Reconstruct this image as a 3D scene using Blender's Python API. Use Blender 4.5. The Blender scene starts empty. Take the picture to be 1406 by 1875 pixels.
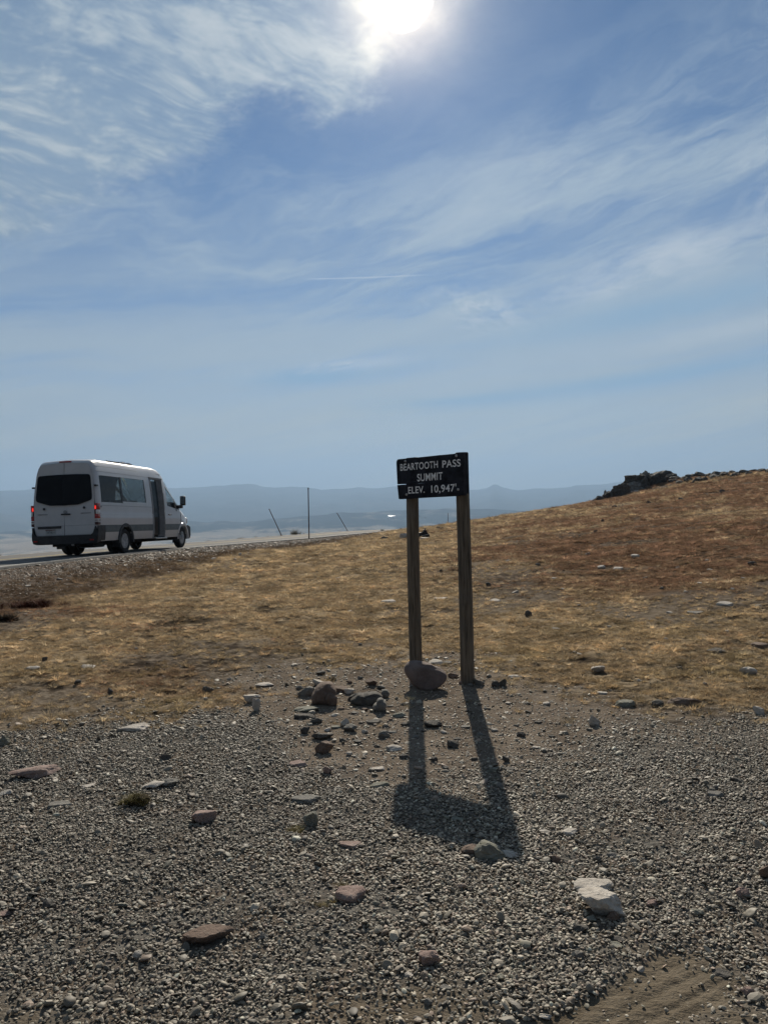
import bpy, bmesh, math, random
import numpy as np
from mathutils import Vector, Matrix, Euler

random.seed(7)
rng = np.random.default_rng(11)
scene = bpy.context.scene
COL = scene.collection
R = math.radians

# ------------------------------------------------------------------ camera
CAM_H = 1.55
PITCH, ROLL = R(-1.566), R(1.35)          # looks slightly down, horizon rises to the right
FPX = 1408.0
cam_d = bpy.data.cameras.new("camera")
cam = bpy.data.objects.new("camera", cam_d)
COL.objects.link(cam)
cam_d.sensor_fit = 'VERTICAL'
cam_d.sensor_height = 24.0
cam_d.lens = 24.0 * FPX / 1875.0
cam_d.clip_start = 0.05
cam_d.clip_end = 60000
CAM_M = Matrix.Rotation(R(90) + PITCH, 3, 'X') @ Matrix.Rotation(-ROLL, 3, 'Z')
cam.matrix_world = Matrix.Translation((0, 0, CAM_H)) @ CAM_M.to_4x4()
scene.camera = cam
CM = np.array(CAM_M)


def ray(px, py):
    d = CM @ np.array([(px - 703.0) / FPX, -(py - 937.5) / FPX, -1.0])
    return d / np.linalg.norm(d)


def at(px, py, Y):
    d = ray(px, py)
    t = Y / d[1]
    return np.array([d[0] * t, Y, CAM_H + d[2] * t])


def az_el(px, py):
    d = ray(px, py)
    return math.atan2(d[0], d[1]), math.asin(d[2])


def proj(P):
    """world points (n,3) -> photograph pixels, only used to lay out the ground zones"""
    q = (P - np.array([0, 0, CAM_H])) @ CM
    w = np.maximum(-q[:, 2], 0.15)
    return 703 + FPX * q[:, 0] / w, 937.5 - FPX * q[:, 1] / w


# ------------------------------------------------------------------ light
SUN_V = Vector(ray(739, 2))
sun_az, sun_el = math.atan2(SUN_V.x, SUN_V.y), math.asin(SUN_V.z)
sl = bpy.data.lights.new("sun", 'SUN')
sl.energy = 5.0
sl.angle = R(0.55)
sl.color = (1.0, 0.915, 0.77)
sun = bpy.data.objects.new("sun", sl)
sun.rotation_euler = SUN_V.to_track_quat('Z', 'Y').to_euler()
sun.location = SUN_V * 30
COL.objects.link(sun)
scene.view_settings.view_transform = 'Standard'
scene.view_settings.look = 'None'
EXPOSURE = 0.35
scene.view_settings.exposure = EXPOSURE
scene.view_settings.gamma = 1.0
scene.view_settings.use_curve_mapping = False
scene.cycles.volume_bounces = 0
scene.cycles.max_bounces = 8
scene.cycles.transparent_max_bounces = 12


# ------------------------------------------------------------------ node helper
class NT:
    def __init__(self, tree):
        self.t = tree
        self.n = tree.nodes
        self.l = tree.links

    def put(self, sock, v):
        if isinstance(v, bpy.types.NodeSocket):
            self.l.new(v, sock)
        elif v is not None:
            if hasattr(sock.default_value, '__len__') and not hasattr(v, '__len__'):
                v = (v,) * len(sock.default_value)
            if hasattr(sock.default_value, '__len__') and len(sock.default_value) == 4 and len(v) == 3:
                v = tuple(v) + (1.0,)
            sock.default_value = v

    def node(self, typ, **kw):
        nd = self.n.new(typ)
        for k, v in kw.items():
            setattr(nd, k, v)
        return nd

    def m(self, op, a, b=None, c=None, clamp=False):
        nd = self.node('ShaderNodeMath', operation=op, use_clamp=clamp)
        self.put(nd.inputs[0], a)
        if b is not None: self.put(nd.inputs[1], b)
        if c is not None: self.put(nd.inputs[2], c)
        return nd.outputs[0]

    def add(self, a, b): return self.m('ADD', a, b)
    def sub(self, a, b): return self.m('SUBTRACT', a, b)
    def mul(self, a, b, clamp=False): return self.m('MULTIPLY', a, b, clamp=clamp)
    def div(self, a, b): return self.m('DIVIDE', a, b)

    def step(self, v, a, b, c=0.0, d=1.0):
        nd = self.node('ShaderNodeMapRange', interpolation_type='SMOOTHSTEP')
        self.put(nd.inputs['Value'], v)
        for k, x in zip(('From Min', 'From Max', 'To Min', 'To Max'), (a, b, c, d)):
            self.put(nd.inputs[k], x)
        return nd.outputs[0]

    def mix(self, f, a, b, mode='MIX'):
        nd = self.node('ShaderNodeMix', data_type='RGBA', blend_type=mode)
        self.put(nd.inputs[0], f)
        self.put(nd.inputs[6], a)
        self.put(nd.inputs[7], b)
        return nd.outputs[2]

    def xyz(self, x, y, z=0.0):
        nd = self.node('ShaderNodeCombineXYZ')
        for s, v in zip(nd.inputs, (x, y, z)): self.put(s, v)
        return nd.outputs[0]

    def sep(self, v):
        nd = self.node('ShaderNodeSeparateXYZ')
        self.put(nd.inputs[0], v)
        return nd.outputs

    def noise(self, vec, scale=5.0, detail=4.0, rough=0.55, dist=0.0, lac=2.0):
        nd = self.node('ShaderNodeTexNoise')
        if vec is not None: self.l.new(vec, nd.inputs['Vector'])
        nd.inputs['Scale'].default_value = scale
        nd.inputs['Detail'].default_value = detail
        nd.inputs['Roughness'].default_value = rough
        nd.inputs['Lacunarity'].default_value = lac
        nd.inputs['Distortion'].default_value = dist
        return nd.outputs[0]

    def vmul(self, v, s):
        nd = self.node('ShaderNodeVectorMath', operation='MULTIPLY')
        self.put(nd.inputs[0], v)
        self.put(nd.inputs[1], s)
        return nd.outputs[0]

    def ramp(self, v, stops, interp='LINEAR'):
        nd = self.node('ShaderNodeValToRGB')
        cr = nd.color_ramp
        cr.interpolation = interp
        while len(cr.elements) < len(stops): cr.elements.new(0.5)
        for e, (p, c) in zip(cr.elements, stops):
            e.position = p
            e.color = tuple(c) + (1.0,) if len(c) == 3 else c
        self.put(nd.inputs[0], v)
        return nd.outputs[0]


# ------------------------------------------------------------------ sky
SKY_STRENGTH = 0.1
world = bpy.data.worlds.new("World")
scene.world = world
world.use_nodes = True
world.cycles.sampling_method = 'MANUAL'
world.cycles.sample_map_resolution = 256
w = NT(world.node_tree)
w.n.clear()
wout = w.node('ShaderNodeOutputWorld')
bg = w.node('ShaderNodeBackground')
w.l.new(bg.outputs[0], wout.inputs[0])
sky = w.node('ShaderNodeTexSky', sky_type='NISHITA')
sky.sun_disc = False
sky.sun_elevation = sun_el
sky.sun_rotation = sun_az
sky.altitude = 3300
sky.air_density = 1.0
sky.dust_density = 0.6
sky.ozone_density = 1.6
tc = w.node('ShaderNodeTexCoord')
D = tc.outputs['Generated']
dx, dy, dz = w.sep(D)
AZ = w.m('ARCTAN2', dx, dy)
EL = w.m('ARCSINE', dz)
zc = w.add(w.m('MAXIMUM', dz, 0.0), 0.16)
U, V = w.div(dx, zc), w.div(dy, zc)
k = 1.0 / SKY_STRENGTH


def kc(r, g, b): return (r * k, g * k, b * k)


base = w.mix(1.0, sky.outputs[0], (0.27, 0.51, 0.68), 'MULTIPLY')
# the sky low down: pale smoke over the far valley, in long bands that rise a little to the right
ET = w.sub(EL, w.mul(AZ, 0.11))
bwarp = w.noise(w.xyz(AZ, ET, 6.0), 3.0, 2.0, 0.5)
bn = w.noise(w.xyz(w.mul(AZ, 1.1), w.add(w.mul(ET, 13.0), w.mul(bwarp, 0.9)), 11.0), 1.5, 5.0, 0.55)
band = w.step(bn, 0.36, 0.60, 0.30, 1.0)
base = w.mix(w.mul(w.step(EL, 0.40, 0.06, 0.0, 0.95), band), base, kc(0.425, 0.48, 0.49))
base = w.mix(w.step(EL, 0.20, 0.02, 0.0, 0.92), base, kc(0.51, 0.525, 0.465))
# --- cirrus veils: long streaks, rising a little to the right
E2 = w.m('MAXIMUM', w.sub(w.add(EL, 0.10), w.mul(w.m('SINE', AZ), 0.20)), 0.02)
Q = w.m('LOGARITHM', E2, 2.718)
warp = w.noise(w.xyz(w.mul(AZ, 2.0), w.mul(Q, 2.0), 3.0), 1.4, 5.0, 0.6)
veil = w.noise(w.xyz(w.mul(AZ, 1.5), w.add(w.mul(Q, 3.2), w.mul(warp, 1.3)), 0.0), 1.0, 7.0, 0.60)
fib = w.noise(w.xyz(w.add(w.mul(AZ, 3.0), w.mul(warp, 0.8)), w.add(w.mul(Q, 6.5), w.mul(warp, 2.6)), 5.0), 1.6, 8.0, 0.66)
veil2 = w.add(w.mul(veil, 0.62), w.mul(fib, 0.38))
cirrus = w.step(veil2, 0.38, 0.60, 0.16, 0.90)
# upper right and the strip under the cloud bank stay bluer
clear_top = w.step(w.sub(EL, w.mul(w.m('ABSOLUTE', AZ), 0.25)), 0.30, 0.46, 1.0, 0.14)
cirrus = w.mul(cirrus, clear_top)
# cloud of ice scatters mostly forward: it is bright round the sun and dim behind the viewer
dp = w.node('ShaderNodeVectorMath', operation='DOT_PRODUCT')
w.l.new(D, dp.inputs[0])
dp.inputs[1].default_value = SUN_V
CS = dp.outputs['Value']
FWD = w.add(0.42, w.mul(w.m('POWER', w.add(0.5, w.mul(CS, 0.5)), 2.2), 0.62))
def lit(c): return w.vmul(c, w.xyz(FWD, FWD, FWD))
base = w.mix(cirrus, base, lit(kc(0.355, 0.45, 0.545)))
base = w.mix(1.0, base, w.ramp(w.add(0.5, w.mul(CS, 0.5)), [(0.0, (0.62,) * 3), (0.75, (1.0,) * 3)]), 'MULTIPLY')


def spot(px, py, sx, sy, rot, lo, hi, amp, noise_scale, col, stretch=3.0, z=0.0):
    """a wisp: an oval of the sky in which noise is allowed to form cloud"""
    global base
    a0, e0 = az_el(px, py)
    ca, sa = math.cos(rot), math.sin(rot)
    da, de = w.sub(AZ, a0), w.sub(EL, e0)
    a = w.add(w.mul(da, ca), w.mul(de, sa))
    e = w.sub(w.mul(de, ca), w.mul(da, sa))
    wn = w.noise(w.xyz(a, w.mul(e, 1.4), z + 4), noise_scale * 0.35, 2.0, 0.5)
    r2 = w.add(w.m('POWER', w.m('ABSOLUTE', w.div(a, sx)), 2.0), w.m('POWER', w.m('ABSOLUTE', w.div(e, sy)), 2.0))
    g = w.m('EXPONENT', w.mul(w.mul(r2, w.add(0.35, w.mul(wn, 1.3))), -1.0))
    n = w.noise(w.xyz(w.mul(a, 1.0 / stretch), w.add(e, w.mul(wn, 0.02)), z), noise_scale, 5.0, 0.62, 0.25)
    base = w.mix(w.mul(g, w.step(n, lo, hi, 0.0, amp)), base, col)


WH = kc(0.55, 0.61, 0.66)
BL = kc(0.20, 0.37, 0.56)
spot(1290, 455, 0.13, 0.020, 0.13, 0.38, 0.62, 0.62, 26, WH, 2.5, 1.0)
spot(1200, 470, 0.075, 0.018, 0.16, 0.35, 0.62, 0.55, 40, WH, 2.5, 1.7)
spot(1370, 345, 0.06, 0.04, 0.5, 0.42, 0.66, 0.40, 30, WH, 2.0, 2.0)
spot(880, 570, 0.055, 0.020, -0.25, 0.42, 0.60, 0.62, 75, WH, 2.2, 3.0)
spot(1120, 525, 0.10, 0.016, 0.10, 0.42, 0.62, 0.45, 45, WH, 3.5, 4.0)
spot(1000, 330, 0.22, 0.05, 0.22, 0.42, 0.68, 0.35, 16, WH, 4.0, 5.0)
spot(560, 690, 0.085, 0.011, 0.03, 0.18, 0.42, 0.80, 14, BL, 3.0, 6.0)
spot(600, 672, 0.080, 0.007, 0.08, 0.35, 0.55, 0.70, 40, WH, 4.0, 7.0)
spot(1150, 697, 0.24, 0.013, 0.075, 0.22, 0.5, 0.75, 12, BL, 4.0, 8.0)
spot(830, 735, 0.10, 0.007, 0.03, 0.25, 0.5, 0.65, 14, BL, 4.0, 8.5)
spot(1250, 560, 0.20, 0.020, 0.11, 0.25, 0.55, 0.70, 10, BL, 4.0, 9.0)
spot(1300, 610, 0.22, 0.012, 0.09, 0.3, 0.55, 0.35, 14, WH, 5.0, 10.0)
# --- the bank of broken cloud at the upper left; its lower edge runs up to the sun
pts = [(-700, 640), (0, 436), (150, 383), (300, 348), (400, 285), (490, 200), (600, 200), (650, 178), (710, 128), (790, 60),
       (900, -40), (1100, -260), (1400, -700)]
fc = w.node('ShaderNodeFloatCurve')
cv = fc.mapping.curves[0]
ae = [az_el(*p) for p in pts]
A0, A1 = -1.2, 0.6
xs = [min(max((a - A0) / (A1 - A0), 0), 1) for a, e in ae]
ys = [min(e, 1.0) for a, e in ae]
xs = [0.0] + xs + [1.0]
ys = [0.10] + ys + [1.0]
cv.points[0].location = (xs[0], ys[0])
cv.points[1].location = (xs[-1], ys[-1])
for x, y in zip(xs[1:-1], ys[1:-1]): cv.points.new(x, y)
for p in cv.points: p.handle_type = 'VECTOR'
fc.mapping.update()
w.put(fc.inputs['Value'], w.m('DIVIDE', w.sub(AZ, A0), A1 - A0, clamp=True))
up = 0.5
wob = w.noise(w.xyz(w.mul(U, 1.0), w.mul(V, 1.0), 9.0), 3.6, 9.0, 0.68, 0.1)
edge = w.add(w.sub(EL, fc.outputs[0]), w.mul(w.sub(wob, 0.5), 0.22))
bank = w.step(edge, -0.015, 0.042)
# rolled, slanting lumps inside the bank
cu = w.add(w.mul(U, 0.80), w.mul(V, 0.60))
cw = w.sub(w.mul(V, 0.80), w.mul(U, 0.60))
w1 = w.noise(w.xyz(U, V, 2.0), 1.8, 3.0, 0.5)
lump = w.noise(w.xyz(w.add(w.mul(cu, 0.8), w.mul(w1, 0.7)), w.add(w.mul(cw, 1.7), w.mul(w1, 0.6)), 1.0), 4.6, 8.0, 0.62, 0.08)
lump2 = w.noise(w.xyz(w.add(cu, w.mul(w1, 0.5)), w.add(w.mul(cw, 1.5), w.mul(w1, 0.5)), 7.0), 11.5, 6.0, 0.62, 0.1)
body = w.add(w.mul(lump, 0.55), w.mul(lump2, 0.45))
pf = w.noise(w.xyz(w.add(cu, w.mul(w1, 0.35)), w.add(w.mul(cw, 1.25), w.mul(w1, 0.35)), 21.0), 7.0, 4.0, 0.55)
puff = w.sub(1.0, w.m('MINIMUM', w.mul(w.m('ABSOLUTE', w.sub(pf, 0.5)), 5.0), 1.0))
body = w.sub(w.add(w.mul(body, 0.80), 0.155), w.mul(puff, 0.14))
bank = w.mul(bank, w.step(body, 0.30, 0.52, 0.60, 0.96))
bank = w.mul(bank, w.step(AZ, az_el(640, 100)[0], az_el(830, 40)[0], 1.0, 0.45))
ccol = w.ramp(w.step(body, 0.38, 0.62), [(0.0, kc(0.225, 0.325, 0.45)), (0.45, kc(0.325, 0.41, 0.50)), (1.0, kc(0.46, 0.525, 0.58))])
base = w.mix(bank, base, lit(ccol))
# thin cloud around the sun shines: its aureole, then the sun itself burning through
ang = w.m('ARCCOSINE', w.m('MINIMUM', dp.outputs['Value'], 0.9999999))
au1 = w.m('EXPONENT', w.mul(ang, -1.0 / 0.085))
au2 = w.m('EXPONENT', w.mul(w.m('POWER', w.div(ang, 0.054), 2.0), -1.0))
thin = w.add(0.55, w.mul(w.add(w.mul(bank, 0.6), w.mul(lump2, 0.9)), 0.6))
halo = w.mul(w.mul(au1, 0.50 * k), thin)
disc = w.step(w.add(ang, w.mul(w.sub(lump2, 0.5), 0.018)), 0.030, 0.017, 0.0, 3.0 * k)
near = w.mul(w.mul(au2, 1.0 * k), thin)
c1 = w.vmul(w.xyz(1.0, 0.91, 0.76), w.xyz(halo, halo, halo))
c2 = w.vmul(w.xyz(1.0, 0.80, 0.55), w.xyz(near, near, near))
c3 = w.xyz(disc, disc, disc)
va = w.node('ShaderNodeVectorMath', operation='ADD')
w.l.new(c1, va.inputs[0]); w.l.new(c2, va.inputs[1])
vb = w.node('ShaderNodeVectorMath', operation='ADD')
w.l.new(va.outputs[0], vb.inputs[0]); w.l.new(c3, vb.inputs[1])
vc = w.node('ShaderNodeVectorMath', operation='ADD')
# the contrail, a short thin line of cloud
(ca0, ce0), (ca1, ce1) = az_el(552, 511), az_el(800, 502)
tt = w.m('DIVIDE', w.sub(AZ, ca0), ca1 - ca0)
lin = w.sub(EL, w.add(ce0, w.mul(tt, ce1 - ce0)))
tr = w.mul(w.step(w.m('ABSOLUTE', lin), 0.0013, 0.0001), w.mul(w.step(tt, 0.0, 0.15), w.step(tt, 1.02, 0.7)))
base = w.mix(w.mul(tr, 0.42), base, kc(0.62, 0.68, 0.74))
w.l.new(base, vc.inputs[0]); w.l.new(vb.outputs[0], vc.inputs[1])
w.l.new(vc.outputs[0], bg.inputs[0])
bg.inputs[1].default_value = SKY_STRENGTH * 2 ** -EXPOSURE


# ------------------------------------------------------------------ general helpers
def link(o, parent=None):
    COL.objects.link(o)
    if parent is not None: o.parent = parent
    return o


def tag(o, label=None, cat=None, group=None, kind=None):
    if label: o['label'] = label
    if cat: o['category'] = cat
    if group: o['group'] = group
    if kind: o['kind'] = kind
    return o


def empty(name, loc=(0, 0, 0), rz=0.0):
    o = bpy.data.objects.new(name, None)
    o.location = loc
    o.rotation_euler = (0, 0, rz)
    o.empty_display_size = 0.2
    return link(o)


def mesh_obj(name, verts, faces, mat=None, parent=None, smooth=False):
    me = bpy.data.meshes.new(name)
    me.from_pydata([tuple(v) for v in verts], [], [tuple(f) for f in faces])
    if smooth: me.shade_smooth()
    me.update()
    o = bpy.data.objects.new(name, me)
    if mat:
        for mm in (mat if isinstance(mat, (list, tuple)) else [mat]): me.materials.append(mm)
    return link(o, parent)


def bm_obj(name, bm, mat=None, parent=None, smooth=False, auto=None):
    me = bpy.data.meshes.new(name)
    bmesh.ops.recalc_face_normals(bm, faces=bm.faces)
    bm.to_mesh(me)
    bm.free()
    if smooth: me.shade_smooth()
    if auto is not None:
        me.shade_smooth()
        me.set_sharp_from_angle(angle=R(auto))
    o = bpy.data.objects.new(name, me)
    if mat:
        for mm in (mat if isinstance(mat, (list, tuple)) else [mat]): me.materials.append(mm)
    return link(o, parent)


def add_box(bm, x0, x1, y0, y1, z0, z1, bevel=0.0, seg=2):
    r = bmesh.ops.create_cube(bm, size=1.0)
    vs = r['verts']
    for v in vs:
        v.co = Vector((x0 + (v.co.x + .5) * (x1 - x0), y0 + (v.co.y + .5) * (y1 - y0), z0 + (v.co.z + .5) * (z1 - z0)))
    if bevel > 0:
        es = list({e for v in vs for e in v.link_edges})
        bmesh.ops.bevel(bm, geom=es, offset=bevel, segments=seg, profile=0.6, affect='EDGES', clamp_overlap=True)
    return vs


def add_cyl(bm, p0, p1, r0, r1=None, n=16, cap=True):
    r1 = r0 if r1 is None else r1
    p0, p1 = Vector(p0), Vector(p1)
    q = (p1 - p0).to_track_quat('Z', 'Y')
    a, b = [], []
    for i in range(n):
        c, s = math.cos(2 * math.pi * i / n), math.sin(2 * math.pi * i / n)
        a.append(bm.verts.new(p0 + q @ Vector((c * r0, s * r0, 0))))
        b.append(bm.verts.new(p1 + q @ Vector((c * r1, s * r1, 0))))
    for i in range(n):
        bm.faces.new((a[i], a[(i + 1) % n], b[(i + 1) % n], b[i]))
    if cap:
        bm.faces.new(a[::-1]); bm.faces.new(b)


def add_lathe(bm, prof, center, axis='y', n=28):
    """prof: list of (radius, along)"""
    rings = []
    for r, h in prof:
        ring = []
        for i in range(n):
            c, s = math.cos(2 * math.pi * i / n) * r, math.sin(2 * math.pi * i / n) * r
            p = Vector((c, h, s)) if axis == 'y' else Vector((c, s, h))
            ring.append(bm.verts.new(p + Vector(center)))
        rings.append(ring)
    for a, b in zip(rings, rings[1:]):
        for i in range(n):
            bm.faces.new((a[i], a[(i + 1) % n], b[(i + 1) % n], b[i]))
    if prof[0][0] > 1e-4: bm.faces.new(rings[0][::-1])
    if prof[-1][0] > 1e-4: bm.faces.new(rings[-1])


def add_prism(bm, poly, axis, a, b):
    """poly: 2-D outline; axis 'x': poly is (y,z), extruded from x=a to b"""
    def P(p, h):
        if axis == 'x': return (h, p[0], p[1])
        if axis == 'y': return (p[0], h, p[1])
        return (p[0], p[1], h)
    va = [bm.verts.new(P(p, a)) for p in poly]
    vb = [bm.verts.new(P(p, b)) for p in poly]
    n = len(poly)
    for i in range(n): bm.faces.new((va[i], va[(i + 1) % n], vb[(i + 1) % n], vb[i]))
    bm.faces.new(va[::-1]); bm.faces.new(vb)


def mat_new(name):
    m = bpy.data.materials.new(name)
    m.use_nodes = True
    t = NT(m.node_tree)
    p = m.node_tree.nodes['Principled BSDF']
    return m, t, p


def simple(name, col, rough=0.6, metal=0.0, spec=0.4, var=0.12, scale=6.0, bump=0.0, bscale=60.0):
    m, t, p = mat_new(name)
    co = t.node('ShaderNodeTexCoord').outputs['Object']
    n = t.noise(co, scale, 5.0, 0.6)
    dark = tuple(c * (1 - var * 2) for c in col)
    lite = tuple(min(c * (1 + var), 1) for c in col)
    t.put(p.inputs['Base Color'], t.mix(t.step(n, 0.3, 0.7), dark, lite))
    t.put(p.inputs['Roughness'], t.step(n, 0.2, 0.8, min(rough + 0.08, 1), max(rough - 0.08, 0)))
    p.inputs['Metallic'].default_value = metal
    p.inputs['Specular IOR Level'].default_value = spec
    if bump:
        b = t.node('ShaderNodeBump')
        b.inputs['Strength'].default_value = bump
        b.inputs['Distance'].default_value = 0.01
        t.put(b.inputs['Height'], t.noise(co, bscale, 4.0, 0.6))
        t.l.new(b.outputs[0], p.inputs['Normal'])
    return m


# gradient noise in numpy
_perm = rng.permutation(4096)
_ga = rng.random(4096) * 2 * math.pi
_gx, _gy = np.cos(_ga), np.sin(_ga)


def perlin(x, y):
    xi, yi = np.floor(x).astype(np.int64), np.floor(y).astype(np.int64)
    xf, yf = x - xi, y - yi
    u = xf * xf * xf * (xf * (xf * 6 - 15) + 10)
    v = yf * yf * yf * (yf * (yf * 6 - 15) + 10)

    def g(ix, iy, fx, fy):
        h = _perm[(_perm[ix & 4095] + iy) & 4095]
        return _gx[h] * fx + _gy[h] * fy
    a, b = g(xi, yi, xf, yf), g(xi + 1, yi, xf - 1, yf)
    c, d = g(xi, yi + 1, xf, yf - 1), g(xi + 1, yi + 1, xf - 1, yf - 1)
    return (a + u * (b - a)) * (1 - v) + (c + u * (d - c)) * v


def fbm(x, y, oct=4, gain=0.5, ox=0.0):
    s, amp, f = 0, 1.0, 1.0
    for i in range(oct):
        s = s + amp * perlin(x * f + ox + 17.3 * i, y * f - ox + 5.7 * i)
        amp *= gain; f *= 2.03
    return s


def sstep(v, a, b):
    t = np.clip((v - a) / (b - a), 0, 1)
    return t * t * (3 - 2 * t)


# ------------------------------------------------------------------ terrain
# the near edge of the road: x, y, z
EDGE = np.array([(-15, -45, 2.0), (-11, -10, .95), (-9.6, 5, .45), (-8.53, 17.1, .05), (-7.91, 22.35, -.13), (-7.1, 29, -.40),
                 (-4.1, 42, -.93), (1.8, 60, -1.52), (9.5, 77, -2.3), (24, 100, -3.6), (60, 140, -6.5)])
ROAD_W = 5.9


def smooth_poly(P, n=160):
    out = []
    s = np.linspace(0, len(P) - 1, n)
    Pp = np.vstack([2 * P[0] - P[1], P, 2 * P[-1] - P[-2]])
    for q in s:
        i = min(int(q), len(P) - 2); t = q - i
        p0, p1, p2, p3 = Pp[i], Pp[i + 1], Pp[i + 2], Pp[i + 3]
        out.append(0.5 * ((2 * p1) + (-p0 + p2) * t + (2 * p0 - 5 * p1 + 4 * p2 - p3) * t * t + (-p0 + 3 * p1 - 3 * p2 + p3) * t ** 3))
    return np.array(out)


RE = smooth_poly(EDGE)
_t = np.gradient(RE[:, :2], axis=0)
_t /= np.linalg.norm(_t, axis=1)[:, None]
RN = np.stack([-_t[:, 1], _t[:, 0]], 1)           # to the left


def road_sd(x, y):
    """signed distance to the road's near edge (positive on the road side), and the edge's height there"""
    best = np.full(x.shape, 1e9); sd = np.zeros(x.shape); zz = np.zeros(x.shape)
    for i in range(len(RE) - 1):
        a, b = RE[i], RE[i + 1]
        dx_, dy_ = b[0] - a[0], b[1] - a[1]
        L2 = dx_ * dx_ + dy_ * dy_
        t = np.clip(((x - a[0]) * dx_ + (y - a[1]) * dy_) / L2, 0, 1)
        qx, qy = x - a[0] - t * dx_, y - a[1] - t * dy_
        d2 = qx * qx + qy * qy
        m = d2 < best
        best = np.where(m, d2, best)
        cr = (-dy_ * qx + dx_ * qy)
        sd = np.where(m, np.sign(cr) * np.sqrt(d2), sd)
        zz = np.where(m, a[2] + t * (b[2] - a[2]), zz)
    return sd, zz


CP = []
for X in (-14, -7, -3, 0, 3, 7, 14):
    for Y in (-30, -12, -3, 1, 3.5): CP.append((X, Y, 0.0 if X < 5 else 0.01 * X))
for px, py, Y in [(700, 1200, 7.25), (700, 1100, 11.2), (700, 1000, 28), (700, 976, 44),
                  (500, 1200, 7.3), (500, 1100, 11.4), (500, 1010, 24.5),
                  (350, 1200, 7.45), (350, 1100, 12.0), (350, 1042, 19),
                  (0, 1300, 5.75), (0, 1200, 7.8), (0, 1102, 13.2), (150, 1070, 16),
                  (900, 1200, 7.1), (900, 1100, 10.8), (900, 1000, 22.6), (900, 968, 36), (900, 949, 55),
                  (820, 975, 38), (780, 985, 35), (820, 963, 56),
                  (1100, 1200, 7.0), (1100, 1100, 10.1), (1100, 1000, 18), (1100, 950, 30.5), (1100, 930, 42), (1100, 916, 60),
                  (1250, 1100, 9.5), (1250, 1000, 16), (1250, 940, 28), (1250, 900, 46), (1250, 876, 62),
                  (1406, 1300, 5.3), (1406, 1200, 6.7), (1406, 1100, 9.2), (1406, 1000, 14.6), (1406, 950, 20.5), (1406, 910, 33),
                  (1406, 884, 48), (1406, 868, 66), (1000, 934, 57),
                  (1700, 1000, 14.6), (1700, 900, 30), (1700, 850, 60)]:
    CP.append(tuple(at(px, py, Y)))
CP = np.array(CP)


def tps_fit(P, lam=0.002):
    n = len(P)
    d = np.linalg.norm(P[:, None, :2] - P[None, :, :2], axis=2)
    K = np.where(d > 0, d * d * np.log(d + 1e-12), 0)
    A = np.zeros((n + 3, n + 3))
    A[:n, :n] = K + lam * np.eye(n) * 50
    A[:n, n] = 1; A[:n, n + 1:] = P[:, :2]
    A[n, :n] = 1; A[n + 1:, :n] = P[:, :2].T
    return np.linalg.solve(A, np.concatenate([P[:, 2], np.zeros(3)]))


TPS = tps_fit(CP)


def tps(x, y):
    n = len(CP)
    z = TPS[n] + TPS[n + 1] * x + TPS[n + 2] * y
    for i in range(n):
        d2 = (x - CP[i, 0]) ** 2 + (y - CP[i, 1]) ** 2 + 1e-9
        z = z + TPS[i] * 0.5 * d2 * np.log(d2)
    return z


# tyre ruts in the mud at the lower right: direction and place
RUT_O, RUT_D = at(1245, 1790, 2.45)[:2], None
_ra, _rb = at(1080, 1868, 2.3)[:2], at(1290, 1760, 2.6)[:2]
_ga_, _gb_ = ray(1080, 1868), ray(1290, 1760)
_ra = np.array([_ga_[0], _ga_[1]]) * (-CAM_H / _ga_[2])
_rb = np.array([_gb_[0], _gb_[1]]) * (-CAM_H / _gb_[2])
RUT_D = (_rb - _ra) / np.linalg.norm(_rb - _ra)
RUT_O = _rb
RUT_N = np.array([-RUT_D[1], RUT_D[0]])


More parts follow.
